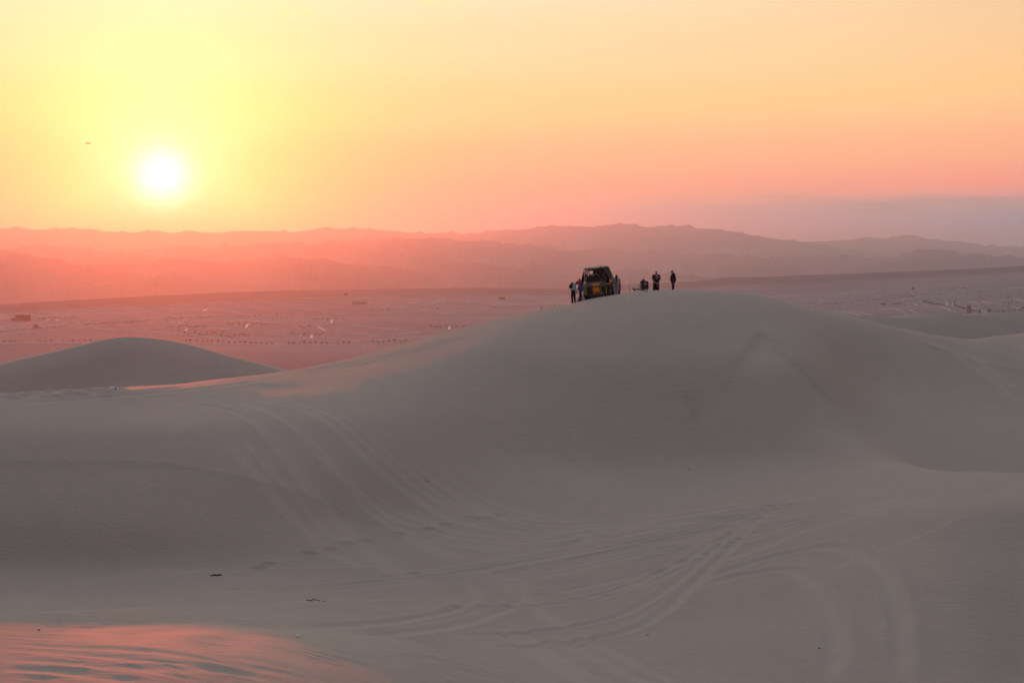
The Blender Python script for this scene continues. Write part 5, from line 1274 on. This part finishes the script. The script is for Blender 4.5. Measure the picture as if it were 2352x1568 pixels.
# 8 man in the black T-shirt, hands clasped behind his back
x, y = Z3(1262, 374); L = stand(x, y, 1.84)
J = dict(pelvis=(0.0, 0, 0.98), chest=(0.01, 0, 1.32), neck=(0.0, 0, 1.55), head=(0.0, 0.01, 1.70), sl=(-0.205, 0, 1.48), sr=(0.215, 0, 1.48), el=(-0.265, -0.05, 1.15), er=(0.285, -0.05, 1.15), wl=(-0.055, -0.19, 0.93), wr=(0.12, -0.20, 0.94),
         hl=(-0.10, 0, 0.94), hr=(0.10, 0, 0.94), kl=(-0.12, 0.01, 0.52), kr=(0.12, 0.01, 0.52), al=(-0.12, -0.02, 0.08), ar=(0.12, -0.02, 0.08), dl=(0.85, -0.1, -0.42), dr=(-0.8, -0.1, -0.5), nl=(0, -1, 0.0), nr=(0, -1, 0))
JT = dict(J); JT['tl'] = (-0.16, 0.15, 0.03); JT['tr'] = (0.16, 0.15, 0.03); JS = dict(J); JS['tr'] = (0.20, 0.125)
p = person('person', 'man in a black printed T-shirt standing with hands clasped behind his back', L, JT, (-0.05, 1, 0), torso_r=(0.20, 0.125))
f, u, s = axes(p); hd = V(J['head']); P8L = L
shirt(p, JS, M_BLACK, 'shirt', sleeve=0.55, pad=0.025, low=0.08, hem=0.06, belly=1.06); trousers(p, J, M_BLACK, 1.16, flare=1.25); shoes(p, JT, M_RUBBER)
link('hair', Blob().ell(hd + u * 0.032 - f * 0.016, (0.080, 0.094, 0.090), z=u, hint=s).mesh('hair', 0.01, 2), M_HAIRB, p)
pr = MB()
def wedge(cx, cz, r0, r1, a0, a1, n=8):
    for k in range(n):
        t0, t1 = a0 + (a1 - a0) * k / n, a0 + (a1 - a0) * (k + 1) / n
        def P(r_, t): 
            x_, z_ = cx + r_ * math.cos(t), cz + r_ * 0.8 * math.sin(t); return V((x_, -0.157 + 1.6 * (x_ - 0.01) ** 2, z_))
        add_quad(pr, [P(r0, t0), P(r1, t0), P(r1, t1), P(r0, t1)], 0.004)
wedge(0.02, 1.42, 0.03, 0.13, 0.5, 1.35); wedge(0.02, 1.42, 0.03, 0.13, 1.55, 2.7); wedge(0.06, 1.40, 0.09, 0.15, -0.9, 0.2); wedge(0.01, 1.37, 0.0, 0.04, 0, 6.28, 12); wedge(0.0, 1.30, 0.015, 0.05, 3.4, 6.0)
done('back_print', pr, M_PRINTW, p)
ct = empty('cap', L, label='dark cap with a pale patch dangling from the clasped hands of the man in black', category='cap')
hc = V((0.14, -0.22, 0.70)); ff, uu_, ss = V((-0.3, 0, -0.95)).normalized(), V((0.75, -0.55, -0.3)).normalized(), None
ss = ff.cross(uu_).normalized(); uu_ = ss.cross(ff)
me = Blob().ell(hc, (0.085, 0.11, 0.085), z=uu_, hint=ss).mesh('crown', 0.01, 2); link('crown', me, M_BLACK, ct)
link('brim', Blob().ell(hc + V((-0.04, 0.02, 0.115)), (0.07, 0.012, 0.06), z=(-0.3, 0, 0.95), hint=(0.9, 0.1, 0.3)).mesh('brim', 0.006, 1), M_BLACK, ct)
link('patch', Blob().ell(hc + V((-0.02, -0.078, 0.03)), (0.045, 0.014, 0.035)).mesh('patch', 0.007, 1), M_PRINTW, ct)

# 9 man in the black hooded jacket, looking left
x, y = Z3(1845, 345); L = stand(x, y, 1.80)
J = dict(pelvis=(0.03, 0, 0.95), chest=(0.01, 0, 1.28), neck=(-0.0, 0, 1.52), head=(-0.05, 0, 1.645), sl=(0.03, -0.20, 1.45), sr=(0.03, 0.20, 1.45), el=(0.05, -0.26, 1.12), er=(0.05, 0.25, 1.12), wl=(-0.07, -0.24, 0.86), wr=(-0.05, 0.22, 0.86),
         hl=(0.02, -0.10, 0.92), hr=(0.04, 0.10, 0.92), kl=(-0.01, -0.11, 0.50), kr=(0.04, 0.11, 0.50), al=(0.0, -0.11, 0.08), ar=(0.06, 0.11, 0.08), dl=(-0.15, 0, -1), dr=(-0.15, 0, -1), nl=(0.1, 1, 0), nr=(0, -1, 0))
JT = dict(J); JT['tl'] = (-0.17, -0.12, 0.03); JT['tr'] = (-0.11, 0.12, 0.03); JS = dict(J); JS['tr'] = (0.20, 0.165)
p = person('person', 'man in a black hooded jacket and cap standing alone, looking left', L, JT, (-1, -0.05, -0.04), torso_r=(0.20, 0.15))
f, u, s = axes(p); hd = V(J['head'])
shirt(p, JS, M_BLACK, 'jacket', pad=0.035, low=0.05, hem=0.05, belly=1.14); trousers(p, J, M_NAVY, 1.0); shoes(p, JT, M_RUBBER)
cap_hat(p, hd, f, u, s, M_CHAR)
link('hood', Blob().ell(V(J['neck']) + V((0.10, 0, -0.03)), (0.085, 0.13, 0.075), z=(0.3, 0, 1)).ell(V(J['neck']) + V((0.02, 0, -0.02)), (0.095, 0.11, 0.06)).cap(V(J['neck']) + V((-0.05, -0.06, 0.0)), V(J['neck']) + V((0.06, -0.09, 0.02)), 0.04, 0.05).mesh('hood', 0.011, 3), M_BLACK, p)
link('beard', Blob().ell(hd - u * 0.075 + f * 0.045, (0.056, 0.05, 0.045), z=u, hint=s).mesh('beard', 0.009, 2), M_HAIRD, p)

# thin stake
x, y = Z3(352, 622); L = stand(x, y, 1.25)
st = empty('marker_stake', L, label='thin upright stake planted in the crest between the buggy and the seated person', category='stake')
bm = MB(); add_tube(bm, [(-0.02, 0, -0.3), (0.0, 0, 0.6), (0.025, 0, 1.25)], [0.018, 0.016, 0.014], 8); done('shaft', bm, M_LILAC, st, smooth=True)
bm = MB(); add_tube(bm, [(0.025, 0, 1.2), (0.026, 0, 1.27)], 0.02, 8); done('tip', bm, M_RED, st)
# white sacks by the wheel
for (X_, Y_, w_, h_, dy, lab) in [(618, 1290, 0.11, 0.24, 0.45, 'upright white canvas sack leaning against the left wheel of the buggy'), (475, 1385, 0.16, 0.20, 0.55, 'slumped white canvas sack lying behind the person in purple')]:
    x, y = Z2(X_, Y_); rr_ = math.hypot(P2L.x, P2L.y) + dy; a, te = pix_dir(x, y); L = V((rr_ * math.sin(a), rr_ * math.cos(a), 0)); L.z = H(L.x, L.y); cz = te * rr_ - L.z
    sk = empty('canvas_sack', L, label=lab, category='sack')
    top_ = max(cz + h_, 0.3)
    link('sack_body', Blob().ell((0, 0, top_ * 0.42), (w_, w_ * 0.9, top_ * 0.46)).ell((0.02, 0, top_ * 0.18), (w_ * 1.08, w_, top_ * 0.22)).cap((0, 0, top_ * 0.8), (0.02, 0, top_ * 0.97), w_ * 0.5, w_ * 0.3).mesh('sack_body', 0.013, 3), M_LILAC, sk)
    bm = MB(); add_tube(bm, [(-w_ * 0.4, -w_ * 0.3, top_ * 0.9), (0, -w_ * 0.42, top_ * 0.89), (w_ * 0.45, -w_ * 0.25, top_ * 0.9)], 0.01, 5); done('tie', bm, M_CHAR, sk)

# ------------------------------------------------------------------ the dune buggy, seen from behind
M_GREYP = simple('grey_buggy_paint', (0.15, 0.14, 0.13), 0.45, 0.4, 0.12, 3)
M_BLKP = simple('black_buggy_paint', (0.012, 0.010, 0.010), 0.35, 0.4, 0.2, 4)
M_ORANGE = simple('orange_paint', (0.85, 0.24, 0.01), 0.45, 0.4, 0.06, 3)
M_AMBER = simple('amber_paint', (0.88, 0.42, 0.03), 0.45, 0.4, 0.06, 3)
M_YEL = simple('yellow_trim_paint', (0.58, 0.36, 0.04), 0.5, 0.4, 0.1, 3)
M_TUBE = simple('dark_tube_steel', (0.07, 0.06, 0.055), 0.45, 0.5, 0.2, 6, 0.5)
M_TUBEL = simple('worn_bare_steel', (0.36, 0.34, 0.36), 0.4, 0.5, 0.15, 6, 0.4)
M_SEAT = simple('black_vinyl', (0.016, 0.013, 0.012), 0.5, 0.4, 0.2, 8)
M_BELT = simple('pale_webbing', (0.42, 0.40, 0.38), 0.8, 0.1, 0.1, 8)
M_BROWN = simple('brown_canvas', (0.17, 0.09, 0.05), 0.9, 0.1, 0.2, 5)
M_REDP = simple('red_buggy_paint', (0.30, 0.05, 0.02), 0.45, 0.4, 0.1, 3)
xb, yb = Z2(1112, 1330); ab, teb = pix_dir(xb, 690); rb = crest_r(xb) + 1.9
LB = V((rb * math.sin(ab), rb * math.cos(ab), 0))
# height so that the roof line sits where the photograph has it
_, ter = pix_dir(*Z2(1085, 240)); 
LB.z = ter * rb - 2.27
bug = empty('dune_buggy', LB, label='open dune buggy with roll cage and orange stripes on its black tail', category='dune buggy')
bug.scale = (1.06, 1.0, 1.0)
bug.rotation_euler = (math.radians(0.5), math.radians(-5.2), math.radians(-9.0))
def BX(name, c, s, mat, parent=None, bevel=0.015, rot=None, taper=1.0):
    bm = MB(); add_box(bm, c, s, rot, taper); return done(name, bm, mat, parent or bug, bevel=bevel)
def TB(name, pts, r, mat, parent=None, seg=8):
    bm = MB(); add_tube(bm, pts, r, seg); return done(name, bm, mat, parent or bug, smooth=True)
def PN(name, pts, mat, th=0.02, parent=None):
    bm = MB(); add_quad(bm, pts, th); return done(name, bm, mat, parent or bug)
LEN = 4.6
# hull
bm = MB(); add_box(bm, (0, LEN / 2, 0.62), (1.36, LEN - 0.2, 0.62), None, 1.05); done('body', bm, M_BLKP, bug, bevel=0.04)
# tail: grey upper panel, black engine cover
tail = PN('tail_panel', [(-0.69, 0.0, 0.83), (0.69, 0.0, 0.83), (0.69, 0.03, 1.20), (-0.69, 0.03, 1.20)], M_GREYP, 0.03)
BX('tail_ledge', (0, -0.01, 0.885), (1.36, 0.06, 0.045), M_BLKP, bevel=0.01)
TB('grab_rail', [(-0.62, -0.06, 0.96), (-0.6, -0.09, 1.0), (0.6, -0.09, 1.0), (0.62, -0.06, 0.96)], 0.012, M_TUBE)
cover = PN('engine_cover', [(-0.62, 0.06, 0.30), (0.66, 0.06, 0.30), (0.69, -0.012, 0.82), (-0.69, -0.012, 0.82)], M_BLKP, 0.03)
def on_tail(x_, z_): return V((x_, -0.006 + 0.03 * (z_ - 0.83) / 0.37, z_)) if z_ >= 0.83 else V((x_, -0.02 + 0.072 * (0.82 - z_) / 0.52, z_))
def stripe(x0, x1, z0, z1, mat, sh=0.0, parent=None):
    PN('stripe', [on_tail(x0 + sh, z0), on_tail(x1 + sh, z0), on_tail(x1, z1), on_tail(x0, z1)], mat, 0.008, parent)
stripe(-0.21, 0.20, 0.91, 1.09, M_AMBER, parent=tail); stripe(-0.285, -0.255, 0.91, 1.09, M_AMBER, parent=tail); stripe(0.27, 0.30, 0.91, 1.09, M_AMBER, parent=tail)
stripe(-0.20, 0.21, 0.47, 0.81, M_ORANGE, 0.035, cover); stripe(-0.285, -0.258, 0.31, 0.81, M_ORANGE, 0.06, cover); stripe(0.275, 0.302, 0.36, 0.81, M_ORANGE, 0.05, cover)
stripe(-0.165, -0.135, 0.31, 0.47, M_ORANGE, 0.015, cover); stripe(0.215, 0.245, 0.37, 0.47, M_ORANGE, 0.012, cover); stripe(-0.225, 0.355, 0.33, 0.352, M_ORANGE, 0.0, cover)
PN('number_plate', [on_tail(-0.11, 0.36), on_tail(0.20, 0.38), on_tail(0.19, 0.455), on_tail(-0.12, 0.435)], M_BROWN, 0.012)
bm = MB()
for k in range(6): add_box(bm, on_tail(-0.07 + 0.047 * k, 0.41) + V((0, -0.006, 0)), (0.028, 0.006, 0.045))
done('plate_lettering', bm, M_TUBE, bug)
# side pods with yellow trim
for sx in (-1, 1):
    bm = MB()
    prof = [(0.70, 0.30), (0.86, 0.32), (1.00, 1.02), (0.70, 1.02)]
    fr = [bm.verts.new((sx * a, 0.02, b_)) for a, b_ in prof]; bk_ = [bm.verts.new((sx * (a if a < 0.75 else a + 0.06), 2.4, b_ + 0.05)) for a, b_ in prof]
    bm.faces.new(fr); bm.faces.new(list(reversed(bk_)))
    for k in range(4): bm.faces.new((fr[k], bk_[k], bk_[(k + 1) % 4], fr[(k + 1) % 4]))
    done('side_pod', bm, M_GREYP if sx < 0 else M_CHAR, bug, bevel=0.02)
    PN('pod_trim', [(sx * 0.71, -0.005, 0.97), (sx * 0.985, -0.005, 0.93), (sx * 1.0, -0.005, 1.0), (sx * 0.71, -0.005, 1.03)][::sx], M_YEL, 0.02)
    PN('edge_trim', [(sx * 0.665, -0.03, 0.28), (sx * 0.70, -0.03, 0.28), (sx * 0.715, -0.04, 0.80), (sx * 0.69, -0.04, 0.80)][::sx], M_YEL, 0.02)
    # outer cage: bulging from the roof down to the belt
    for y0, dxx in ((0.05, 0.0), (1.5, 0.03), (3.0, 0.0)):
        TB('cage_hoop', [(sx * 0.70, y0, 2.18), (sx * (0.98 + dxx), y0, 1.30), (sx * 1.0, y0, 1.02)], 0.03, M_TUBE)
    TB('cage_rail', [(sx * 1.0, 0.02, 1.30), (sx * 1.02, 1.5, 1.32), (sx * 1.0, 3.2, 1.28), (sx * 0.8, 4.3, 0.95)], 0.028, M_TUBE)
    TB('cage_rail', [(sx * 0.70, 0.02, 2.18), (sx * 0.74, 1.5, 2.22), (sx * 0.70, 3.0, 2.12), (sx * 0.72, 4.1, 1.15)], 0.03, M_TUBE)
    TB('cage_brace', [(sx * 0.72, 0.1, 2.1), (sx * 0.99, 1.5, 1.34)], 0.022, M_TUBE)
    TB('cage_brace', [(sx * 0.74, 1.5, 2.18), (sx * 0.98, 3.0, 1.32)], 0.022, M_TUBE)
    TB('rear_post', [(sx * 0.70, 0.0, 2.18), (sx * 0.70, -0.02, 1.2), (sx * 0.67, 0.0, 0.30)], 0.026, M_TUBEL if sx < 0 else M_TUBE)
    zt_ = 1.78 if sx < 0 else 2.14
    PN('side_cloth', [(sx * (0.98 - (zt_ - 1.28) * 0.31), 0.12, zt_), (sx * 0.985, 0.12, 1.28), (sx * 1.0, 2.9, 1.28), (sx * (0.98 - (zt_ - 1.28) * 0.31), 2.9, zt_ - 0.04)], M_BLACK, 0.02)
    PN('side_panel', [(sx * 1.005, 0.1, 1.04), (sx * 1.065, 2.4, 1.07), (sx * 1.03, 2.9, 1.27), (sx * 1.0, 0.1, 1.28)], M_REDP if sx > 0 else M_BLKP, 0.02)
PN('diagonal_trim', [(0.95, -0.01, 1.03), (1.01, -0.01, 1.08), (1.02, -0.01, 1.29), (0.985, -0.01, 1.24)], M_YEL, 0.02)
# roof
TB('roof_bar', [(-0.72, 0.0, 2.18), (0.72, 0.0, 2.20)], 0.045, M_TUBEL)
TB('roof_bar', [(-0.74, 1.5, 2.22), (0.74, 1.5, 2.22)], 0.03, M_TUBE)
TB('roof_bar', [(-0.70, 3.0, 2.12), (0.70, 3.0, 2.12)], 0.03, M_TUBE)
PN('roof_canvas', [(-0.68, 0.25, 2.14), (0.70, 0.25, 2.16), (0.72, 2.95, 2.10), (-0.70, 2.95, 2.08)], M_BROWN, 0.02)
BX('roof_valance', (0.08, 0.6, 2.06), (1.2, 0.03, 0.10), M_BROWN, bevel=0.008)
PN('added_dark_panel', [(-0.68, 2.85, 0.9), (0.70, 2.85, 0.9), (0.70, 2.85, 1.74), (-0.66, 2.85, 1.66)], M_BLKP, 0.03)  # black panel added to make the open cabin dark
PN('added_dark_panel_upper', [(-0.42, 2.90, 1.72), (0.70, 2.90, 1.72), (0.70, 2.90, 2.08), (-0.36, 2.90, 2.08)], M_BLACK, 0.02)  # second black panel, added above to stop bright sky showing through
BX('engine', (0, 0.55, 0.22), (0.95, 0.9, 0.42), M_BLKP, bevel=0.05)  # plain black block, added so no light shows under the tail
BX('added_dark_underfill', (0, 1.9, 0.16), (1.25, 1.6, 0.40), M_BLKP, bevel=0.05)  # dark mass added to fill the bright gap below the hull
PN('rear_screen', [(-0.12, 1.45, 1.78), (0.70, 1.45, 1.84), (0.70, 1.50, 2.02), (-0.10, 1.50, 1.98)], M_GREYP, 0.02)
# seats: three rows with headrests and hanging belts
for row, y0 in enumerate((0.45, 1.45, 2.45)):
    for k in range(4 if row < 2 else 2):
        xs_ = (-0.51, -0.17, 0.17, 0.51)[k] if row < 2 else (-0.35, 0.35)[k]
        s_ = BX('seat', (xs_, y0 + 0.25, 0.98), (0.31, 0.45, 0.12), M_SEAT, bevel=0.03)
        BX('backrest', (xs_, y0, 1.24), (0.31, 0.12, 0.52), M_SEAT, s_, 0.04); BX('headrest', (xs_, y0 - 0.01, 1.57), (0.22, 0.10, 0.16), M_SEAT, s_, 0.03)
        if row == 0 and k in (0, 1, 2, 3):
            for q in (-1, 1): TB('seat_belt', [(xs_ + 0.055 * q, y0 - 0.075, 1.74 - 0.01 * k), (xs_ + 0.045 * q, y0 - 0.085, 1.64), (xs_ + 0.022 * q, y0 - 0.07, 1.56)], 0.011, M_BELT, s_, 5)
BX('belt_bar', (0, 0.40, 1.76), (1.40, 0.05, 0.05), M_TUBE)
BX('seat_shell', (0, 0.36, 1.26), (1.34, 0.04, 0.30), M_BLKP)
# whips strapped up the tail
for (x0, z0, x1, z1) in ((-0.46, 1.25, -0.56, 2.29), (0.50, 1.10, 0.42, 2.36)):
    TB('whip', [(x0, -0.07, z0), ((x0 + x1) / 2, -0.08, (z0 + z1) / 2), (x1, -0.06, z1)], [0.028, 0.024, 0.016], M_CHAR)
BX('rolled_strap', (0.47, -0.075, 1.30), (0.07, 0.05, 0.22), M_GREYP, bevel=0.02)
# wheels
def wheel(cx, cy, rad, wid, sx):
    w_ = empty('wheel', (cx, cy, rad - 0.03), parent=bug)
    bm = MB(); prof = [(-wid / 2, rad * 0.62), (-wid / 2, rad * 0.88), (-wid * 0.36, rad), (wid * 0.36, rad), (wid / 2, rad * 0.88), (wid / 2, rad * 0.62)]
    N = 28; rings = [[bm.verts.new((x_, r_ * math.cos(2 * math.pi * k / N), r_ * math.sin(2 * math.pi * k / N))) for k in range(N)] for x_, r_ in prof]
    for a, b_ in zip(rings, rings[1:] + rings[:1]):
        for k in range(N): bm.faces.new((a[k], a[(k + 1) % N], b_[(k + 1) % N], b_[k]))
    done('tyre', bm, M_RUBBER, w_, smooth=True)
    bm = MB()
    for k in range(24):
        t = 2 * math.pi * k / 24; add_box(bm, (0, (rad + 0.012) * math.cos(t), (rad + 0.012) * math.sin(t)), (wid * 0.8, 0.03, 0.05), Matrix.Rotation(t, 3, 'X'))
    done('tread', bm, M_RUBBER, w_)
    bm = MB(); add_tube(bm, [(sx * wid * 0.2, 0, 0), (sx * wid * 0.42, 0, 0)], rad * 0.62, 20); add_tube(bm, [(sx * wid * 0.42, 0, 0), (sx * wid * 0.5, 0, 0)], rad * 0.2, 12); done('rim', bm, M_TUBEL, w_)
for sx in (-1, 1):
    wheel(sx * 0.70, 0.55, 0.47, 0.42, sx); wheel(sx * 0.74, 3.85, 0.42, 0.30, sx)
TB('axle', [(-0.6, 0.55, 0.44), (0.6, 0.55, 0.44)], 0.05, M_TUBE); TB('axle', [(-0.6, 3.85, 0.40), (0.6, 3.85, 0.40)], 0.05, M_TUBE)
BX('skid_plate', (0, 0.3, 0.27), (1.1, 0.5, 0.05), M_TUBE)
TB('exhaust', [(0.32, 0.3, 0.34), (0.34, -0.06, 0.34)], 0.04, M_TUBEL)
BX('tail_lamp', (0.42, 0.045, 0.34), (0.06, 0.03, 0.04), M_PRINTW, bevel=0.006)
BX('bonnet', (0, 4.35, 0.95), (1.2, 0.7, 0.18), M_BLKP, bevel=0.04)
TB('front_bumper', [(-0.6, 4.75, 0.6), (0.6, 4.75, 0.6)], 0.04, M_TUBE)

# ------------------------------------------------------------------ the drone by the sun
a, te = pix_dir(202.5, 330); rd = 118.0
dr = empty('drone', (rd * math.sin(a), rd * math.cos(a), te * rd), 0.5, label='small hovering quadcopter drone with a red lamp left of the sun', category='drone')
M_DRONE = simple('grey_drone_plastic', (0.06, 0.05, 0.05), 0.5, 0.4, 0.1, 20)
bm = MB(); add_box(bm, (0, 0, 0), (0.11, 0.18, 0.075), None, 0.8); done('body', bm, M_DRONE, dr, bevel=0.015)
mr = Mat('red_lamp'); mr.b.inputs['Emission Color'].default_value = (1, 0.12, 0.01, 1); mr.b.inputs['Emission Strength'].default_value = 1.0; mr.color((0.6, 0.06, 0.01))
bm = MB(); bmesh.ops.create_uvsphere(bm, u_segments=10, v_segments=8, radius=0.045); bmesh.ops.translate(bm, verts=bm.verts, vec=(0, -0.09, 0)); done('lamp', bm, mr.m, dr)
for sx in (-1, 1):
    for sy in (-1, 1):
        bm = MB(); add_tube(bm, [(0.03 * sx, 0.05 * sy, 0.02), (0.15 * sx, 0.13 * sy, 0.045)], [0.012, 0.009], 6); ar_ = done('arm', bm, M_DRONE, dr)
        bm = MB(); add_tube(bm, [(0.15 * sx, 0.13 * sy, 0.03), (0.15 * sx, 0.13 * sy, 0.075)], 0.016, 8); done('motor', bm, M_DRONE, ar_)
        bm = MB(); add_box(bm, (0.15 * sx, 0.13 * sy, 0.08), (0.17, 0.014, 0.004), Matrix.Rotation(0.7 * sx + 0.3 * sy, 3, 'Z')); done('propeller', bm, M_DRONE, ar_)
        if sy < 0:
            bm = MB(); add_tube(bm, [(0.05 * sx, 0.04 * sy, -0.03), (0.06 * sx, 0.04 * sy, -0.075)], 0.007, 6); done('landing_leg', bm, M_DRONE, dr)

# ------------------------------------------------------------------ litter and debris on the sand
M_PLAST = simple('white_plastic', (0.70, 0.68, 0.68), 0.4, 0.4, 0.06, 6)
M_WOOD = simple('dead_black_wood', (0.03, 0.022, 0.018), 0.9, 0.1, 0.3, 14)
g = ground_at(269, 893.5); g = g + V((0, -0.4, 0)); g.z = H(g.x, g.y)
bt = empty('plastic_bottle', g + V((0, 0, 0.05)), 0.12, label='pale plastic bottle lying on the left brow in front of the far dune', category='bottle')
bm = MB(); add_tube(bm, [(-0.30, 0, 0.04), (-0.27, 0, 0.045), (-0.05, 0, 0.04), (0.0, 0, 0.035)], [0.05, 0.075, 0.075, 0.05], 14); done('bottle_body', bm, M_PLAST, bt, smooth=True)
bm = MB(); add_tube(bm, [(-0.005, 0, 0.035), (0.055, 0, 0.03)], [0.052, 0.048], 12); done('label_band', bm, M_NAVY, bt)
bm = MB(); add_tube(bm, [(0.055, 0, 0.03), (0.17, 0, 0.02), (0.24, 0, 0.01)], [0.048, 0.035, 0.02], 12); done('neck', bm, M_PLAST, bt, smooth=True)
bm = MB(); add_tube(bm, [(0.24, 0, 0.01), (0.27, 0, 0.007)], 0.022, 10); done('cap', bm, M_PRINTW, bt)
def scrap(x, y, size, label, mat, seed, cat='litter', name='plastic_scrap'):
    r = random.Random(seed); g = ground_at(x, y); o = empty(name, g, r.uniform(0, 3), label=label, category=cat)
    bm = MB(); bmesh.ops.create_icosphere(bm, subdivisions=2, radius=size)
    for v in bm.verts:
        v.co = V((v.co.x * r.uniform(0.7, 1.3), v.co.y * r.uniform(0.7, 1.2), max(-0.03, v.co.z * r.uniform(0.6, 1.15)) + 0.02))
    done('crumpled_sheet', bm, mat, o)
    bm = MB(); add_quad(bm, [(size * 0.5, -size * 0.4, 0.03), (size * 1.9, -size * 0.3, 0.02), (size * 1.7, size * 0.4, 0.05), (size * 0.4, size * 0.5, 0.06)], 0.01); done('torn_flap', bm, mat, o)
scrap(682, 1461, 0.045, 'crumpled white plastic bag on the sunlit sand at the bottom left', M_PLAST, 1)
scrap(137, 1424, 0.028, 'tiny white scrap at the edge of the sunlit sand, far left', M_PLAST, 2)
scrap(774, 1417, 0.015, 'tiny white speck on the flat sand above the plastic bag', M_PLAST, 3)
scrap(1104, 1447, 0.022, 'small pale scrap between the crossing wheel tracks', M_PLAST, 4)
def twig_heap(x, y, wid, n, label, seed, long_twig=False):
    """dark sticks: each stick is a part"""
    r = random.Random(seed); g = ground_at(x, y); o = empty('driftwood', g, 0, label=label, category='driftwood')
    for k in range(n):
        px_ = r.gauss(0, wid * 0.35); py_ = r.gauss(0, wid * 0.25); a = r.uniform(-0.6, 0.6); ln = r.uniform(0.03, 0.11); rad = r.uniform(0.006, 0.016)
        zz = H(g.x + px_, g.y + py_) - g.z; dx, dy = math.cos(a) * ln, math.sin(a) * ln
        bm = MB(); add_tube(bm, [(px_ - dx / 2, py_ - dy / 2, zz + 0.01), (px_, py_, zz + rad + r.uniform(0, 0.02)), (px_ + dx / 2, py_ + dy / 2, zz + r.uniform(0.005, 0.02))], [rad * 0.7, rad, rad * 0.5], 6); done('stick', bm, M_WOOD, o)
    if long_twig:
        bm = MB(); pts = [(0.05, 0, 0.03), (0.25, 0.02, 0.13), (0.5, 0.05, 0.11), (0.72, 0.02, 0.04)]; add_tube(bm, [(a_ / 2, b_ / 2, c_ / 2 + H(g.x + a_ / 2, g.y + b_ / 2) - g.z) for a_, b_, c_ in pts], [0.016, 0.014, 0.012, 0.016], 6); done('branch', bm, M_WOOD, o)
        bm = MB(); bmesh.ops.create_icosphere(bm, subdivisions=2, radius=0.035); done('root_knot', bm, M_WOOD, o)
        bm = MB(); pts = [(0.9, 0, 0.02), (1.0, 0.0, 0.06), (1.08, -0.02, 0.02)]; add_tube(bm, [(a_ / 2, b_ / 2, c_ / 2 + H(g.x + a_ / 2, g.y + b_ / 2) - g.z) for a_, b_, c_ in pts], 0.009, 6); done('branch', bm, M_WOOD, o)
twig_heap(498, 1320.5, 0.42, 30, 'scatter of black sticks and stones at the foot of the left dune face', 5)
twig_heap(712, 1379, 0.18, 5, 'black root with a long bent twig on the flat sand', 6, True)
twig_heap(1582, 1078, 0.06, 3, 'small dark stick in the hollow under the main dune', 7)
twig_heap(1882, 1489, 0.05, 2, 'small dark stick beside the wide bend of the wheel tracks', 8)
twig_heap(1487, 1458, 0.05, 2, 'small dark stick at the rippled edge right of the track crossing', 9)
twig_heap(982, 1105, 0.04, 2, 'dark speck of wood high on the sweeping tracks', 10)
twig_heap(92, 1447, 0.06, 2, 'dark speck of wood by the left picture edge near the sunlit sand', 11)
